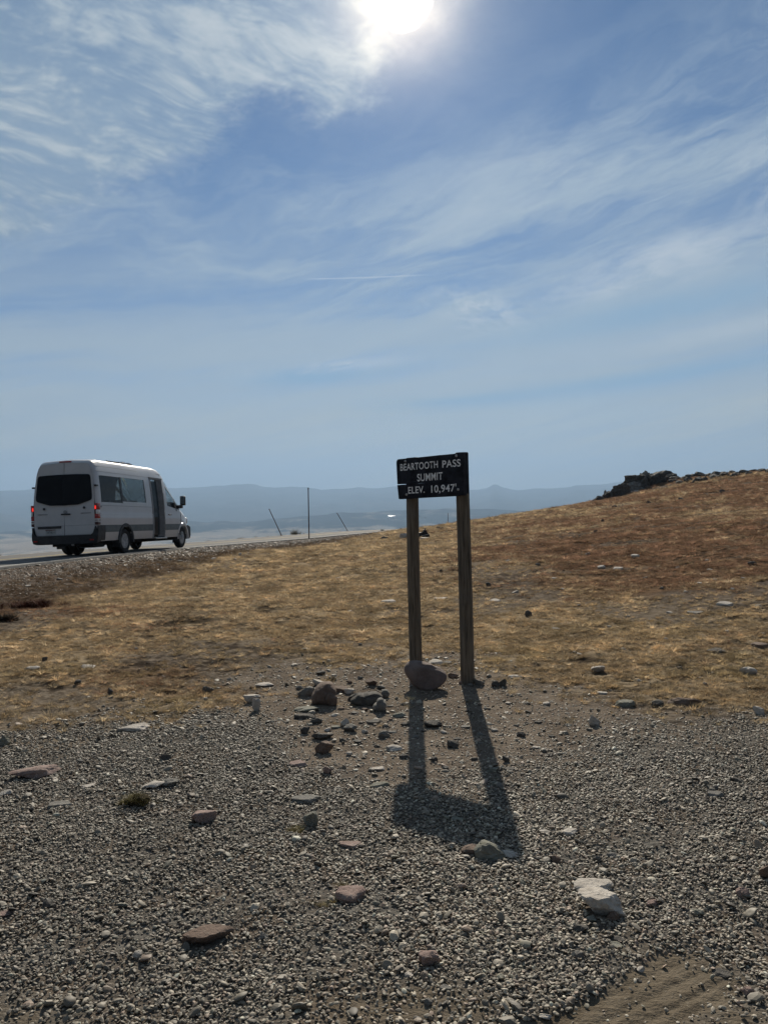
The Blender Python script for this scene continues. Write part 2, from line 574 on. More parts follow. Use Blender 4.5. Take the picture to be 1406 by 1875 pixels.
def zones(x, y, z=None):
    """grass, gravel, mud, road shoulder and redness of the ground at a place (0..1)"""
    P = np.stack([x, y, np.zeros_like(x) if z is None else z], 1)
    px, py = proj(P)
    front = y > 0.6
    wob = fbm(x * 1.3, y * 1.3, 4, 0.55) * 44 + fbm(x * 5, y * 7, 4, 0.6) * 30
    b1 = np.interp(px, [-900, 0, 120, 270, 480, 560, 640, 720, 800, 930, 1060, 1200, 1406, 2300],
                   [1380, 1352, 1325, 1298, 1315, 1385, 1425, 1445, 1450, 1415, 1372, 1332, 1308, 1290])
    b2 = np.interp(px, [-900, 0, 120, 250, 350, 450, 520, 600, 700, 780, 900, 1000, 1100, 1250, 1406, 2300],
                   [1385, 1378, 1358, 1335, 1315, 1285, 1245, 1225, 1215, 1220, 1240, 1268, 1308, 1345, 1338, 1325])
    gravel = np.where(front, sstep(py + wob, b1 - 45, b1 + 60), 1.0)
    grass = np.where(front, 1 - sstep(py + wob, b2 - 62, b2 + 16), 0.0)
    # thin gravel: brown ground shows at the bottom middle and around the ruts
    q = np.stack([x, y], 1) - RUT_O
    al, ac = q @ RUT_D, q @ RUT_N
    mud = sstep(0.145 - np.abs(ac + 0.035 + 0.05 * fbm(x * 3, y * 3, 3)), 0.0, 0.05) * sstep(al, 0.14, -0.10 + 0 * al) * sstep(al, -1.6, -1.2)
    bot = np.exp(-((px - 760) / 230) ** 2 - ((py - 1850) / 60) ** 2) + 0.9 * np.exp(-((px - 1330) / 130) ** 2 - ((py - 1850) / 70) ** 2)
    bot += 0.8 * np.exp(-((px - 60) / 120) ** 2 - ((py - 1880) / 45) ** 2) + 0.5 * np.exp(-((px - 1170) / 60) ** 2 - ((py - 1740) / 30) ** 2)
    thin = np.where(front, np.clip(bot * (0.8 + fbm(x * 5, y * 5, 3)), 0, 1), 0)
    sd, ez = road_sd(x, y)
    wid = np.interp(y, [-20, 17, 29, 42, 60, 80], [3.6, 4.4, 4.0, 3.6, 2.2, 1.0])
    sh = sstep(sd + 1.1 * fbm(x * 0.7, y * 0.7, 4), -wid, -wid * 0.45) * (sd < ROAD_W + 1.4)
    grass = grass * (1 - sh)
    red = np.clip(0.08 + 0.9 * fbm(x * 0.13, y * 0.13, 4, 0.6) + 0.32 * sstep(px, 760, 1000) * (1 - sstep(py, 1050, 1150)) + 0.55 * sstep(px, 900, 1250) * (1 - sstep(py, 1060, 1180))
                  + 0.5 * np.exp(-((px - 40) / 110) ** 2 - ((py - 1100) / 26) ** 2), 0, 1)
    return grass, gravel, mud, sh, red, thin, sd, ez, px, py


DARK = ((355, 42, 1083, 5), (390, 30, 1103, 4), (375, 34, 1115, 6), (310, 36, 1141, 8), (360, 26, 1135, 7), (485, 30, 1115, 6), (400, 30, 1216, 5), (1075, 40, 1208, 9),
        (260, 30, 1218, 5), (205, 20, 1230, 4), (300, 26, 1267, 7), (100, 18, 1258, 8), (10, 22, 1133, 10), (560, 34, 1018, 4), (470, 22, 1036, 4), (640, 26, 1042, 4), (1180, 30, 1098, 5))


def turf(x, y, px, py):
    """where the sward is broken: narrow dark gaps and bigger peaty hollows (0..1), and stony worn ground"""
    sc = np.clip(np.maximum(y, 1) / 9, 0.8, 6) ** 0.75
    a = fbm(x * 1.1 / sc, y * 4.6 / sc, 4, 0.55, 3.0)
    b = fbm(x * 2.3 / sc, y * 8.5 / sc, 3, 0.55, 8.0)
    m_ = 0.35 + 0.9 * sstep(fbm(x * 0.25, y * 0.4, 3, 0.5, 5.0), -0.35, 0.30)
    gap = np.clip((1 - sstep(np.abs(a), 0.03, 0.13)) + 0.8 * (1 - sstep(np.abs(b), 0.02, 0.09)), 0, 1) * np.clip(m_, 0, 1)
    dark = np.zeros_like(x)
    wv = fbm(x * 2.0, y * 3.0, 3) * 6
    for ca, cb, cc, cd in DARK:
        dark = dark + np.exp(-((px - ca) / cb) ** 2 - ((py + wv * 0.6 - cc) / cd) ** 2)
    dark = np.clip(sstep(dark + 0.5 * fbm(x * 3, y * 5, 3), 0.25, 0.7), 0, 1) * (y > 1)
    bare = sstep(fbm(x * 0.28 + 4, y * 0.28, 4, 0.6) + 0.30 * sstep(px, 950, 1250) * np.exp(-((py - 1080) / 90.0) ** 2), 0.10, 0.42)
    return gap, dark, bare


def terrain(x, y, detail=True):
    z = tps(x, y)
    r = np.hypot(x, y)
    az = np.arctan2(x, y)
    # beyond the skyline the ground falls away to the valley
    rs = np.interp(np.degrees(az), [-180, -40, -5, 5, 12, 18, 27, 50, 180], [60, 60, 60, 57, 58, 63, 68, 70, 60])
    over = np.clip(r - rs, 0, None)
    zcap = tps(x * np.minimum(1, rs * 1.05 / np.maximum(r, 1e-6)), y * np.minimum(1, rs * 1.05 / np.maximum(r, 1e-6)))
    z = np.where(over > 0, zcap - np.minimum(0.004 * over ** 2, 0.28 * over), z)
    sd, ez = road_sd(x, y)
    rz = ez - 0.02 * np.clip(sd, 0, ROAD_W)
    bl = sstep(sd, -3.2, -0.25)
    z = z * (1 - bl) + (rz - 0.05 + np.clip(sd, -3.2, 0) * 0.05) * bl
    on = (sd > -0.25)
    z = np.where(on, rz - 0.05, z)
    zf = rz - 0.07 - 0.35 * np.clip(sd - ROAD_W - 0.8, 0, None)
    z = np.where(sd > ROAD_W, zf, z)
    z = np.maximum(z, -120)
    if detail:
        g, gr, mud, sh, red, thin, _, _, px, py = zones(x, y, z)
        off = (sd < -0.1) | (sd > ROAD_W + 0.3)
        far = np.clip(r / 25, 0.25, 3)
        hum = fbm(x * 1.1, y * 1.9, 5, 0.55) * 0.035 * far + fbm(x * 5.0, y * 9.0, 3, 0.6) * 0.016
        lit = fbm(x * 3.0, y * 3.0, 4, 0.55) * 0.012 + fbm(x * 24, y * 24, 3, 0.6) * 0.004
        gap, dk, _b = turf(x, y, px, py)
        hum = hum - (gap * 0.022 + dk * 0.03) * far
        z = z + np.where(off & (r < 200), g * hum + (1 - g) * lit * (1 - 0.7 * mud), 0)
        # ruts with tread bars
        q = np.stack([x, y], 1) - RUT_O
        al, ac = q @ RUT_D, q @ RUT_N
        bars = 0.5 + 0.5 * np.sin((al + np.abs(ac) * 0.5) * 2 * math.pi / 0.048)
        rut = 0
        for c, wd, dp_ in ((-0.135, 0.013, 0.012), (-0.085, 0.011, 0.013), (-0.02, 0.012, 0.014), (0.05, 0.016, 0.008)):
            rut = rut - dp_ * np.exp(-((ac - c) / wd) ** 2)
        rut = rut + 0.004 * bars * (np.abs(ac + 0.06) < 0.08)
        z = z + mud * (0.42 * rut - 0.006)
    return z


def height(x, y):
    return float(terrain(np.array([float(x)]), np.array([float(y)]))[0])


def ground_at(px, py):
    """where the view ray through a photograph pixel meets the ground"""
    d = ray(px, py)
    t = np.geomspace(1.6, 110, 500)
    X, Y, Z = d[0] * t, d[1] * t, CAM_H + d[2] * t
    h = terrain(X, Y, False)
    k_ = np.argmax(Z < h)
    if Z[k_] >= h[k_]: k_ = len(t) - 1
    t2 = np.linspace(t[max(k_ - 1, 0)], t[k_], 60)
    h2 = terrain(d[0] * t2, d[1] * t2, False)
    j = np.argmax(CAM_H + d[2] * t2 < h2)
    tt_ = t2[j]
    x, y = d[0] * tt_, d[1] * tt_
    return np.array([x, y, height(x, y)])


# the sheet: rings round the viewpoint, dense where the photograph looks
ta = np.concatenate([np.linspace(-180, -46, 68, endpoint=False), np.linspace(-46, -31, 60, endpoint=False),
                     np.linspace(-31, 31, 560, endpoint=False), np.linspace(31, 46, 60, endpoint=False), np.linspace(46, 180, 68, endpoint=False)])
tr_ = np.concatenate([[0.3, 0.7, 1.1, 1.5], np.geomspace(1.8, 12, 420, endpoint=False), np.geomspace(12, 85, 260, endpoint=False), np.geomspace(85, 480, 40)])
na, nr = len(ta), len(tr_)
AA, RR = np.meshgrid(np.radians(ta), tr_)
gx, gy = (np.sin(AA) * RR).ravel(), (np.cos(AA) * RR).ravel()
gz = terrain(gx, gy)
idx = np.arange(na * nr).reshape(nr, na)
i00, i01 = idx[:-1, :], np.roll(idx, -1, 1)[:-1, :]
i10, i11 = idx[1:, :], np.roll(idx, -1, 1)[1:, :]
quads = np.stack([i00, i10, i11, i01], -1).reshape(-1, 4)
me = bpy.data.meshes.new("ground")
me.vertices.add(len(gx) + 1)
co = np.concatenate([np.stack([gx, gy, gz], 1), [[0, 0, gz[:na].mean()]]])
me.vertices.foreach_set('co', co.ravel())
cen = np.stack([np.full(na, len(gx)), idx[0], np.roll(idx[0], -1)], 1)
nl = quads.size + cen.size
me.loops.add(nl)
me.loops.foreach_set('vertex_index', np.concatenate([quads.ravel(), cen.ravel()]))
me.polygons.add(len(quads) + len(cen))
me.polygons.foreach_set('loop_start', np.concatenate([np.arange(len(quads)) * 4, quads.size + np.arange(len(cen)) * 3]))
me.polygons.foreach_set('loop_total', np.concatenate([np.full(len(quads), 4), np.full(len(cen), 3)]))
me.update(calc_edges=True)
me.validate()
me.shade_smooth()
g_, gr_, mud_, sh_, red_, thin_, _s, _e, px_, py_ = zones(gx, gy, gz)
gap_, dk_, bare_ = turf(gx, gy, px_, py_)
za = me.attributes.new('zone', 'FLOAT_COLOR', 'POINT')
za.data.foreach_set('color', np.concatenate([np.stack([g_, gr_, red_, bare_], 1), [[0, 1, 0, 0]]]).ravel())
zb = me.attributes.new('zone_b', 'FLOAT_COLOR', 'POINT')
zb.data.foreach_set('color', np.concatenate([np.stack([mud_, sh_, thin_, np.clip(0.85 * gap_ + dk_, 0, 1)], 1), [[0, 0, 0, 0]]]).ravel())
ground = link(bpy.data.objects.new("ground", me))
tag(ground, kind='structure')


def ground_material():
    m, t, p = mat_new("ground")
    geo = t.node('ShaderNodeNewGeometry').outputs['Position']
    za = t.node('ShaderNodeAttribute', attribute_name='zone')
    zb = t.node('ShaderNodeAttribute', attribute_name='zone_b')
    g, gr, red = t.sep(za.outputs['Vector'])
    mud, sh, thin = t.sep(zb.outputs['Vector'])
    n_big = t.noise(geo, 0.45, 5, 0.6)
    n_mid = t.noise(geo, 3.0, 6, 0.62)
    st = t.vmul(geo, (1.0, 1.6, 1.0))
    n_fine = t.noise(st, 22.0, 5, 0.65)
    n_tiny = t.noise(geo, 120.0, 3, 0.6)
    dirt = t.mix(t.step(n_mid, 0.3, 0.7), (0.105, 0.082, 0.064), (0.185, 0.15, 0.118))
    dirt = t.mix(t.step(n_tiny, 0.48, 0.68, 0, 0.55), dirt, (0.30, 0.265, 0.22))
    grav = t.mix(t.step(n_fine, 0.35, 0.65), (0.085, 0.078, 0.07), (0.16, 0.148, 0.13))
    grav = t.mix(t.step(n_tiny, 0.5, 0.68, 0, 0.5), grav, (0.26, 0.24, 0.21))
    muddy = t.mix(t.step(n_mid, 0.35, 0.65), (0.105, 0.085, 0.062), (0.155, 0.128, 0.095))
    muddy = t.mix(t.step(n_tiny, 0.56, 0.7, 0, 0.6), muddy, (0.22, 0.195, 0.16))
    muddy = t.mix(t.step(n_fine, 0.52, 0.66, 0, 0.5), muddy, (0.075, 0.06, 0.045))
    gold = t.mix(t.step(n_mid, 0.32, 0.68), (0.22, 0.165, 0.105), (0.33, 0.26, 0.175))
    rust = t.mix(t.step(n_mid, 0.3, 0.7), (0.095, 0.058, 0.038), (0.15, 0.09, 0.055))
    gcol = t.mix(t.mul(t.step(t.add(red, t.mul(t.sub(n_big, 0.5), 0.9)), 0.2, 0.75), 0.85), gold, rust)
    soil = t.step(t.add(t.mul(n_fine, 0.55), t.mul(n_mid, 0.45)), 0.40, 0.52, 1.0, 0.0)
    gcol = t.mix(t.mul(soil, 0.5), gcol, (0.075, 0.055, 0.038))
    stony = t.mix(t.step(n_fine, 0.4, 0.6), (0.085, 0.068, 0.055), (0.17, 0.145, 0.12))
    gcol = t.mix(t.mul(za.outputs['Alpha'], 0.75), gcol, stony)
    gcol = t.mix(t.step(n_tiny, 0.6, 0.75, 0, 0.3), gcol, (0.30, 0.25, 0.18))
    shc = t.mix(t.step(n_fine, 0.35, 0.65), (0.06, 0.045, 0.036), (0.16, 0.125, 0.10))
    shc = t.mix(t.step(n_big, 0.5, 0.7, 0, 0.6), shc, (0.12, 0.075, 0.05))
    grav = t.mix(t.step(n_mid, 0.42, 0.64, 0, 0.8), grav, (0.12, 0.094, 0.072))
    c = t.mix(gr, dirt, t.mix(t.mul(thin, 0.9), grav, muddy))
    c = t.mix(mud, c, muddy)
    gcol = t.mix(t.mul(zb.outputs['Alpha'], 0.85), gcol, (0.026, 0.020, 0.016))
    c = t.mix(g, c, gcol)
    c = t.mix(sh, c, shc)
    t.put(p.inputs['Base Color'], c)
    p.inputs['Roughness'].default_value = 0.95
    p.inputs['Specular IOR Level'].default_value = 0.0
    p.inputs['Roughness'].default_value = 1.0
    b = t.node('ShaderNodeBump')
    b.inputs['Strength'].default_value = 0.8
    b.inputs['Distance'].default_value = 0.03
    t.put(b.inputs['Height'], t.add(t.mul(n_fine, 0.8), t.mul(n_tiny, 0.25)))
    t.l.new(b.outputs[0], p.inputs['Normal'])
    return m


me.materials.append(ground_material())

# ------------------------------------------------------------------ road
M_road, t, p = mat_new("road_asphalt")
geo = t.node('ShaderNodeNewGeometry').outputs['Position']
n1 = t.noise(geo, 1.2, 5, 0.6); n2 = t.noise(geo, 60, 3, 0.6)
c = t.mix(t.step(n1, 0.3, 0.7), (0.075, 0.072, 0.07), (0.11, 0.106, 0.102))
t.put(p.inputs['Base Color'], t.mix(t.step(n2, 0.35, 0.7, 0, 0.5), c, (0.16, 0.153, 0.147)))
p.inputs['Roughness'].default_value = 0.9
p.inputs['Specular IOR Level'].default_value = 0.15
vs, fs = [], []
cols = np.array([-0.06, 0.0, 0.6, 1.5, 2.95, 4.4, 5.3, ROAD_W, ROAD_W + 0.06])
for i in range(len(RE)):
    for s in cols:
        q = RE[i, :2] + RN[i] * s
        edge_drop = -0.10 if s in (cols[0], cols[-1]) else 0
        vs.append((q[0], q[1], RE[i, 2] - 0.02 * min(max(s, 0), ROAD_W) + edge_drop))
nc = len(cols)
for i in range(len(RE) - 1):
    for j in range(nc - 1):
        a = i * nc + j
        fs.append((a, a + nc, a + nc + 1, a + 1))
road = tag(mesh_obj("road", vs, fs, M_road, smooth=True), kind='structure')
road.data.set_sharp_from_angle(angle=R(30))


def paint_strip(name, s0, s1, col):
    vs, fs = [], []
    for i in range(len(RE)):
        for s in (s0, s1):
            q = RE[i, :2] + RN[i] * s
            vs.append((q[0], q[1], RE[i, 2] - 0.02 * s + 0.004))
    for i in range(len(RE) - 1): fs.append((2 * i, 2 * i + 2, 2 * i + 3, 2 * i + 1))
    return tag(mesh_obj(name, vs, fs, simple(name, col, 0.7, var=0.15, scale=3)), kind='structure')


paint_strip("road_edge_line", 0.22, 0.32, (0.5, 0.49, 0.46))
paint_strip("road_edge_line", ROAD_W - 0.32, ROAD_W - 0.22, (0.5, 0.49, 0.46))
paint_strip("road_center_line", ROAD_W / 2 - 0.06, ROAD_W / 2 + 0.06, (0.5, 0.36, 0.06))

# ------------------------------------------------------------------ far land
M_valley, t, p = mat_new("valley_floor")
geo = t.node('ShaderNodeNewGeometry').outputs['Position']
n1 = t.noise(geo, 0.0016, 6, 0.6); n2 = t.noise(t.vmul(geo, (1, 0.35, 1)), 0.006, 5, 0.6)
c = t.mix(t.step(n1, 0.35, 0.65), (0.26, 0.21, 0.155), (0.40, 0.34, 0.27))
t.put(p.inputs['Base Color'], t.mix(t.step(n2, 0.55, 0.66, 0, 0.5), c, (0.09, 0.085, 0.06)))
p.inputs['Roughness'].default_value = 1.0
p.inputs['Specular IOR Level'].default_value = 0.0
M_hill, t, p = mat_new("hill_forest")
geo = t.node('ShaderNodeNewGeometry').outputs['Position']
n1 = t.noise(geo, 0.004, 6, 0.62)
t.put(p.inputs['Base Color'], t.mix(t.step(t.add(n1, t.step(t.sep(geo)[2], -205.0, -232.0, -0.08, 0.16)), 0.46, 0.66), (0.028, 0.032, 0.024), (0.24, 0.205, 0.155)))
p.inputs['Roughness'].default_value = 1.0
p.inputs['Specular IOR Level'].default_value = 0.0
M_mount, t, p = mat_new("mountain_rock_and_forest")
geo = t.node('ShaderNodeNewGeometry').outputs['Position']
t.put(p.inputs['Base Color'], t.mix(t.step(t.noise(geo, 0.0025, 6, 0.6), 0.35, 0.65), (0.045, 0.05, 0.042), (0.075, 0.075, 0.065)))
p.inputs['Roughness'].default_value = 1.0
p.inputs['Specular IOR Level'].default_value = 0.0
VZ = -235.0
rr = np.concatenate([[60], np.geomspace(400, 14500, 60)])
aa = np.radians(np.linspace(-180, 180, 241)[:-1])
A2, R2 = np.meshgrid(aa, rr)
vx, vy = np.sin(A2) * R2, np.cos(A2) * R2
vz = VZ + 26 * fbm(vx / 900, vy / 900, 4) * sstep(R2, 500, 2500)
idx = np.arange(vx.size).reshape(vx.shape)
q = np.stack([idx[:-1], idx[1:], np.roll(idx, -1, 1)[1:], np.roll(idx, -1, 1)[:-1]], -1).reshape(-1, 4)
valley = tag(mesh_obj("valley", np.stack([vx.ravel(), vy.ravel(), vz.ravel()], 1), q, M_valley, smooth=True), kind='structure')


def range_mesh(name, prof, r_front, r_crest, r_back, mat, rough, seed, nang=420, naz=(-60, 60), mid=0.62):
    """a mountain range whose crest runs through the given skyline points (photograph pixels)"""
    pa = np.array([az_el(px, py) for px, py in prof])
    az = np.radians(np.linspace(naz[0], naz[1], nang))
    el = np.interp(az, pa[:, 0], pa[:, 1])
    fr = np.array([0, .12, .25, .38, .5, .62, .74, .86, .95, 1.0])
    rows = []
    for f in fr:
        rr_ = r_front + (r_crest - r_front) * f + 0 * az
        zc_ = CAM_H + np.tan(el) * r_crest
        z = VZ - 15 + (zc_ - VZ + 15) * (f ** 1.15)
        x, y = np.sin(az) * rr_, np.cos(az) * rr_
        n = fbm(x / (rough * 9), y / (rough * 9), 5, 0.55, seed)
        rid = 1 - np.abs(fbm(x / (rough * 7), y / (rough * 7), 4, 0.5, seed + 9)) * 2
        amp = rough * (0.9 * math.sin(math.pi * min(f, 1)) + 0.10)
        z = z + f * rough * 0.28 * fbm(x / (rough * 5.5), y / (rough * 5.5), 4, 0.6, seed + 3)
        z = z + amp * (0.6 * n + 0.5 * (rid - 0.6) * math.sin(math.pi * f))
        rows.append(np.stack([x, y, z], 1))
    for f in (0.35, 1.0):
        rr_ = r_crest + (r_back - r_crest) * f + 0 * az
        zc_ = CAM_H + np.tan(el) * r_crest
        rows.append(np.stack([np.sin(az) * rr_, np.cos(az) * rr_, zc_ + (VZ - 20 - zc_) * f], 1))
    V_ = np.concatenate(rows)
    idx = np.arange(len(V_)).reshape(len(rows), nang)
    q = np.stack([idx[:-1, :-1], idx[1:, :-1], idx[1:, 1:], idx[:-1, 1:]], -1).reshape(-1, 4)
    return tag(mesh_obj(name, V_, q, mat, smooth=True), kind='structure')


range_mesh("hills", [(-1400, 985), (-300, 978), (0, 974), (90, 972), (200, 974), (330, 955), (360, 955), (380, 957), (410, 953), (450, 957), (500, 949), (560, 945), (590, 943),
                     (620, 938), (660, 939), (700, 936), (760, 934), (830, 931), (900, 932), (940, 934), (985, 938), (1100, 945), (1400, 930), (2400, 920)],
           3900, 5600, 7200, M_hill, 30, 3.0)
range_mesh("ridge", [(-1400, 900), (-300, 905), (-60, 930), (0, 938), (30, 945), (60, 955), (110, 966), (180, 972), (330, 985), (700, 1000), (2400, 1000)],
           5600, 7600, 9000, M_mount, 40, 14.0)
range_mesh("mountains", [(-1400, 880), (-400, 890), (0, 899), (60, 895), (200, 895), (350, 893), (395, 890), (440, 887), (468, 886), (480, 891), (500, 893), (520, 891),
                         (560, 892), (590, 896), (640, 894), (660, 892), (690, 894), (730, 890), (800, 893), (860, 897), (890, 894), (905, 886),
                         (922, 893), (945, 897), (990, 894), (1040, 893), (1055, 889), (1100, 888), (1135, 882), (1250, 876), (1400, 872), (2400, 860)],
           6400, 11800, 13800, M_mount, 60, 27.0, nang=700)
# a small bright snow field on the hills behind the sign
sp = ray(716, 946)
sp = sp / sp[1] * 4950
bm = bmesh.new()
ring = []
for i in range(14):
    a = 2 * math.pi * i / 14
    rr_ = 1 + 0.25 * math.sin(3 * a + 1)
    ring.append((sp[0] + 24 * rr_ * math.cos(a), sp[1] - 12 + 30 * rr_ * math.sin(a), CAM_H + sp[2] + 5 + 3.2 * rr_ * math.sin(a)))
top = [bm.verts.new(v) for v in ring]
bot_ = [bm.verts.new((v[0], v[1] + 30, v[2] - 14)) for v in ring]
bm.faces.new(top)
for i in range(14): bm.faces.new((top[i], top[(i + 1) % 14], bot_[(i + 1) % 14], bot_[i]))
tag(bm_obj("snow_field", bm, simple("snow", (0.85, 0.86, 0.88), 0.6, var=0.02)), kind='structure')

# air between here and the mountains
M_haze = bpy.data.materials.new("haze")
M_haze.use_nodes = True
t = NT(M_haze.node_tree)
t.n.clear()
ho = t.node('ShaderNodeOutputMaterial')
hv = t.node('ShaderNodeVolumePrincipled')
hv.inputs['Density Attribute'].default_value = ""
hv.inputs['Color Attribute'].default_value = ""
hv.inputs['Temperature Attribute'].default_value = ""
hv.inputs['Color'].default_value = (0.335, 0.492, 0.715, 1)
hv.inputs['Density'].default_value = 1.4e-4
hv.inputs['Anisotropy'].default_value = 0.25
t.l.new(hv.outputs[0], ho.inputs['Volume'])
bm = bmesh.new()
add_box(bm, -15500, 15500, -15500, 15500, VZ - 40, 560)
tag(bm_obj("haze", bm, M_haze), kind='stuff')

# ================================================================== the sign
def wood_mat():
    m, t, p = mat_new("weathered_wood")
    co = t.node('ShaderNodeTexCoord').outputs['Object']
    st = t.vmul(co, (1.0, 1.0, 0.045))
    n1 = t.noise(st, 55, 6, 0.65, 0.4)
    n2 = t.noise(co, 5, 4, 0.6)
    n3 = t.noise(t.vmul(co, (1, 1, 0.02)), 150, 3, 0.6)
    c = t.mix(t.step(n1, 0.32, 0.66), (0.07, 0.054, 0.040), (0.20, 0.165, 0.125))
    c = t.mix(t.step(n2, 0.45, 0.7, 0, 0.6), c, (0.13, 0.12, 0.105))
    c = t.mix(t.step(n3, 0.58, 0.64, 0, 0.8), c, (0.03, 0.024, 0.018))
    t.put(p.inputs['Base Color'], c)
    p.inputs['Roughness'].default_value = 0.9
    p.inputs['Specular IOR Level'].default_value = 0.15
    b = t.node('ShaderNodeBump')
    b.inputs['Strength'].default_value = 0.7
    b.inputs['Distance'].default_value = 0.006
    t.put(b.inputs['Height'], t.add(n1, t.mul(n3, -0.6)))
    t.l.new(b.outputs[0], p.inputs['Normal'])
    return m


M_wood = wood_mat()
M_board = simple("dark_paint", (0.017, 0.019, 0.027), 0.75, spec=0.2, var=0.3, scale=14, bump=0.25, bscale=90)
M_letter = simple("white_letter_paint", (0.84, 0.83, 0.82), 0.7, spec=0.2, var=0.14, scale=90)
M_bolt = simple("galvanised_bolt", (0.42, 0.41, 0.40), 0.55, 0.7, var=0.2, scale=60)

YAW = R(36.5)
pr = ground_at(855, 1252)
SPAN = 0.49
uu = np.array([math.cos(YAW), -math.sin(YAW)])
pl_ = pr[:2] - uu * SPAN
zl = height(*pl_)
sign = empty("pass_sign", (pr[0], pr[1], pr[2]), -YAW)
tag(sign, "dark board reading BEARTOOTH PASS SUMMIT on two round wooden posts", "sign")
TOPZ = 1.842 - pr[2]


def post(x, z0, h, seed, top_dark):
    bm = bmesh.new()
    n, m_ = 22, 26
    rnd = random.Random(seed)
    rings = []
    for i in range(m_ + 1):
        f = i / m_
        z = z0 - 0.25 + (h - z0 + 0.25) * f
        r = 0.0555 - 0.004 * f
        ring = []
        for j in range(n):
            a = 2 * math.pi * j / n
            rr_ = r * (1 + 0.022 * math.sin(2 * a + seed) + 0.015 * math.sin(5 * a + z * 3 + seed))
            ring.append(bm.verts.new((x + 0.006 * math.sin(z * 2.1 + seed) + rr_ * math.cos(a), rr_ * math.sin(a), z)))
        rings.append(ring)
    for a, b in zip(rings, rings[1:]):
        for j in range(n):
            f_ = bm.faces.new((a[j], a[(j + 1) % n], b[(j + 1) % n], b[j]))
    c1 = [bm.verts.new(v.co.lerp(Vector((x, 0, v.co.z)), 0.12) + Vector((0, 0, 0.006))) for v in rings[-1]]
    for j in range(n): bm.faces.new((rings[-1][j], rings[-1][(j + 1) % n], c1[(j + 1) % n], c1[j]))
    bm.faces.new(c1)
    for f_ in bm.faces:
        if f_.calc_center_median().z > top_dark: f_.material_index = 1
    return bm_obj("post", bm, [M_wood, M_board], sign, auto=40)


# ring boundaries are cut at the lower edge of the board
ob_r = post(0.0, 0.0, TOPZ - 0.006, 1.0, TOPZ - 0.340)
ob_l = post(-SPAN, zl - pr[2], TOPZ - 0.036, 3.3, TOPZ - 0.38)
# board frame: local x along the board from its left end, z from its lower edge
BL_ = 0.645
roll_b = R(1.9)
BX0 = -SPAN - 0.093
BY = -0.0535


def bpt(x, z, y=0.0):
    xx, zz = x - BL_, z
    c, s = math.cos(roll_b), math.sin(roll_b)
    return (BX0 + BL_ + xx * c - zz * s * 0.0, BY + y, TOPZ - 0.344 + zz + xx * s)


def plank(name, low, high, ragged, th=0.036):
    """low / high: (x, z) edge polylines"""
    out = list(low) + list(reversed(high))
    bm = bmesh.new()
    fr_ = [bm.verts.new(bpt(x, z, -th)) for x, z in out]
    bk = [bm.verts.new(bpt(x, z, 0)) for x, z in out]
    n = len(out)
    for i in range(n): bm.faces.new((fr_[i], fr_[(i + 1) % n], bk[(i + 1) % n], bk[i]))
    bm.faces.new(fr_); bm.faces.new(bk[::-1])
    bmesh.ops.triangulate(bm, faces=[f for f in bm.faces if len(f.verts) > 4])
    return bm_obj(name, bm, M_board, sign)


plank("plank", [(0.006, 0.126), (0.05, 0.1262), (0.10, 0.1235), (0.20, 0.1215), (0.30, 0.1206), (0.36, 0.1209), (0.42, 0.1209), (0.46, 0.1205), (BL_, 0.1208)],
      [(0.0, 0.305), (0.012, 0.311), (0.004, 0.322), (0.016, 0.333), (0.10, 0.334), (0.108, 0.337), (0.19, 0.337), (0.21, 0.333), (0.4, 0.335), (BL_, 0.335)], 1)
plank("plank", [(0.016, 0.004), (0.03, 0.0), (0.25, 0.001), (BL_ - 0.06, 0.0), (BL_ - 0.055, 0.004), (BL_, 0.002)],
      [(0.004, 0.1195), (0.05, 0.1198), (0.10, 0.1192), (0.20, 0.1195), (0.30, 0.1199), (0.40, 0.1197), (0.46, 0.1200), (BL_, 0.1198)], 2)


def lettering(txt, x0, x1, z0, cap):
    cu_ = bpy.data.curves.new("lettering", 'FONT')
    cu_.body = txt
    cu_.size = 1.0
    cu_.space_character = 1.06
    cu_.offset = 0.013
    cu_.extrude = 0.0
    tmp = bpy.data.objects.new("lettering", cu_)
    COL.objects.link(tmp)
    dg = bpy.context.evaluated_depsgraph_get()
    me = bpy.data.meshes.new_from_object(tmp.evaluated_get(dg))
    bpy.data.objects.remove(tmp)
    v = np.array([q.co[:] for q in me.vertices])
    capn = 0.73
    ax, bx = v[:, 0].min(), v[:, 0].max()
    out = [bpt(x0 + (q[0] - ax) / (bx - ax) * (x1 - x0), z0 + q[1] / capn * cap, -0.0375) for q in v]
    for q, o_ in zip(me.vertices, out): q.co = o_
    me.materials.clear()
    me.materials.append(M_letter)
    return link(bpy.data.objects.new("lettering", me), sign)


lettering("BEARTOOTH", 0.040, 0.408, 0.236, 0.058)
lettering("PASS", 0.450, 0.618, 0.233, 0.059)
lettering("SUMMIT", 0.207, 0.450, 0.139, 0.062)
lettering("ELEV.", 0.114, 0.276, 0.043, 0.057)
lettering("10,947'", 0.340, 0.575, 0.040, 0.060)
for bx, bz in ((0.093, 0.312), (0.582, 0.318), (0.097, 0.036), (0.592, 0.052)):
    bm = bmesh.new()
    q = bpt(bx, bz, -0.036)
    add_lathe(bm, [(0.0105, 0.0), (0.0105, -0.004), (0.006, -0.0075), (0.0, -0.008)], q, 'y', 12)
    bm_obj("bolt", bm, M_bolt, sign, auto=40)

# ================================================================== rocks
_b = bmesh.new()
ICO = {}
for lv in (2, 3, 4, 5):
    _b.clear()
    bmesh.ops.create_icosphere(_b, subdivisions=lv, radius=1)
    ICO[lv] = (np.array([v.co[:] for v in _b.verts]), [[v.index for v in f.verts] for f in _b.faces])
_b.free()


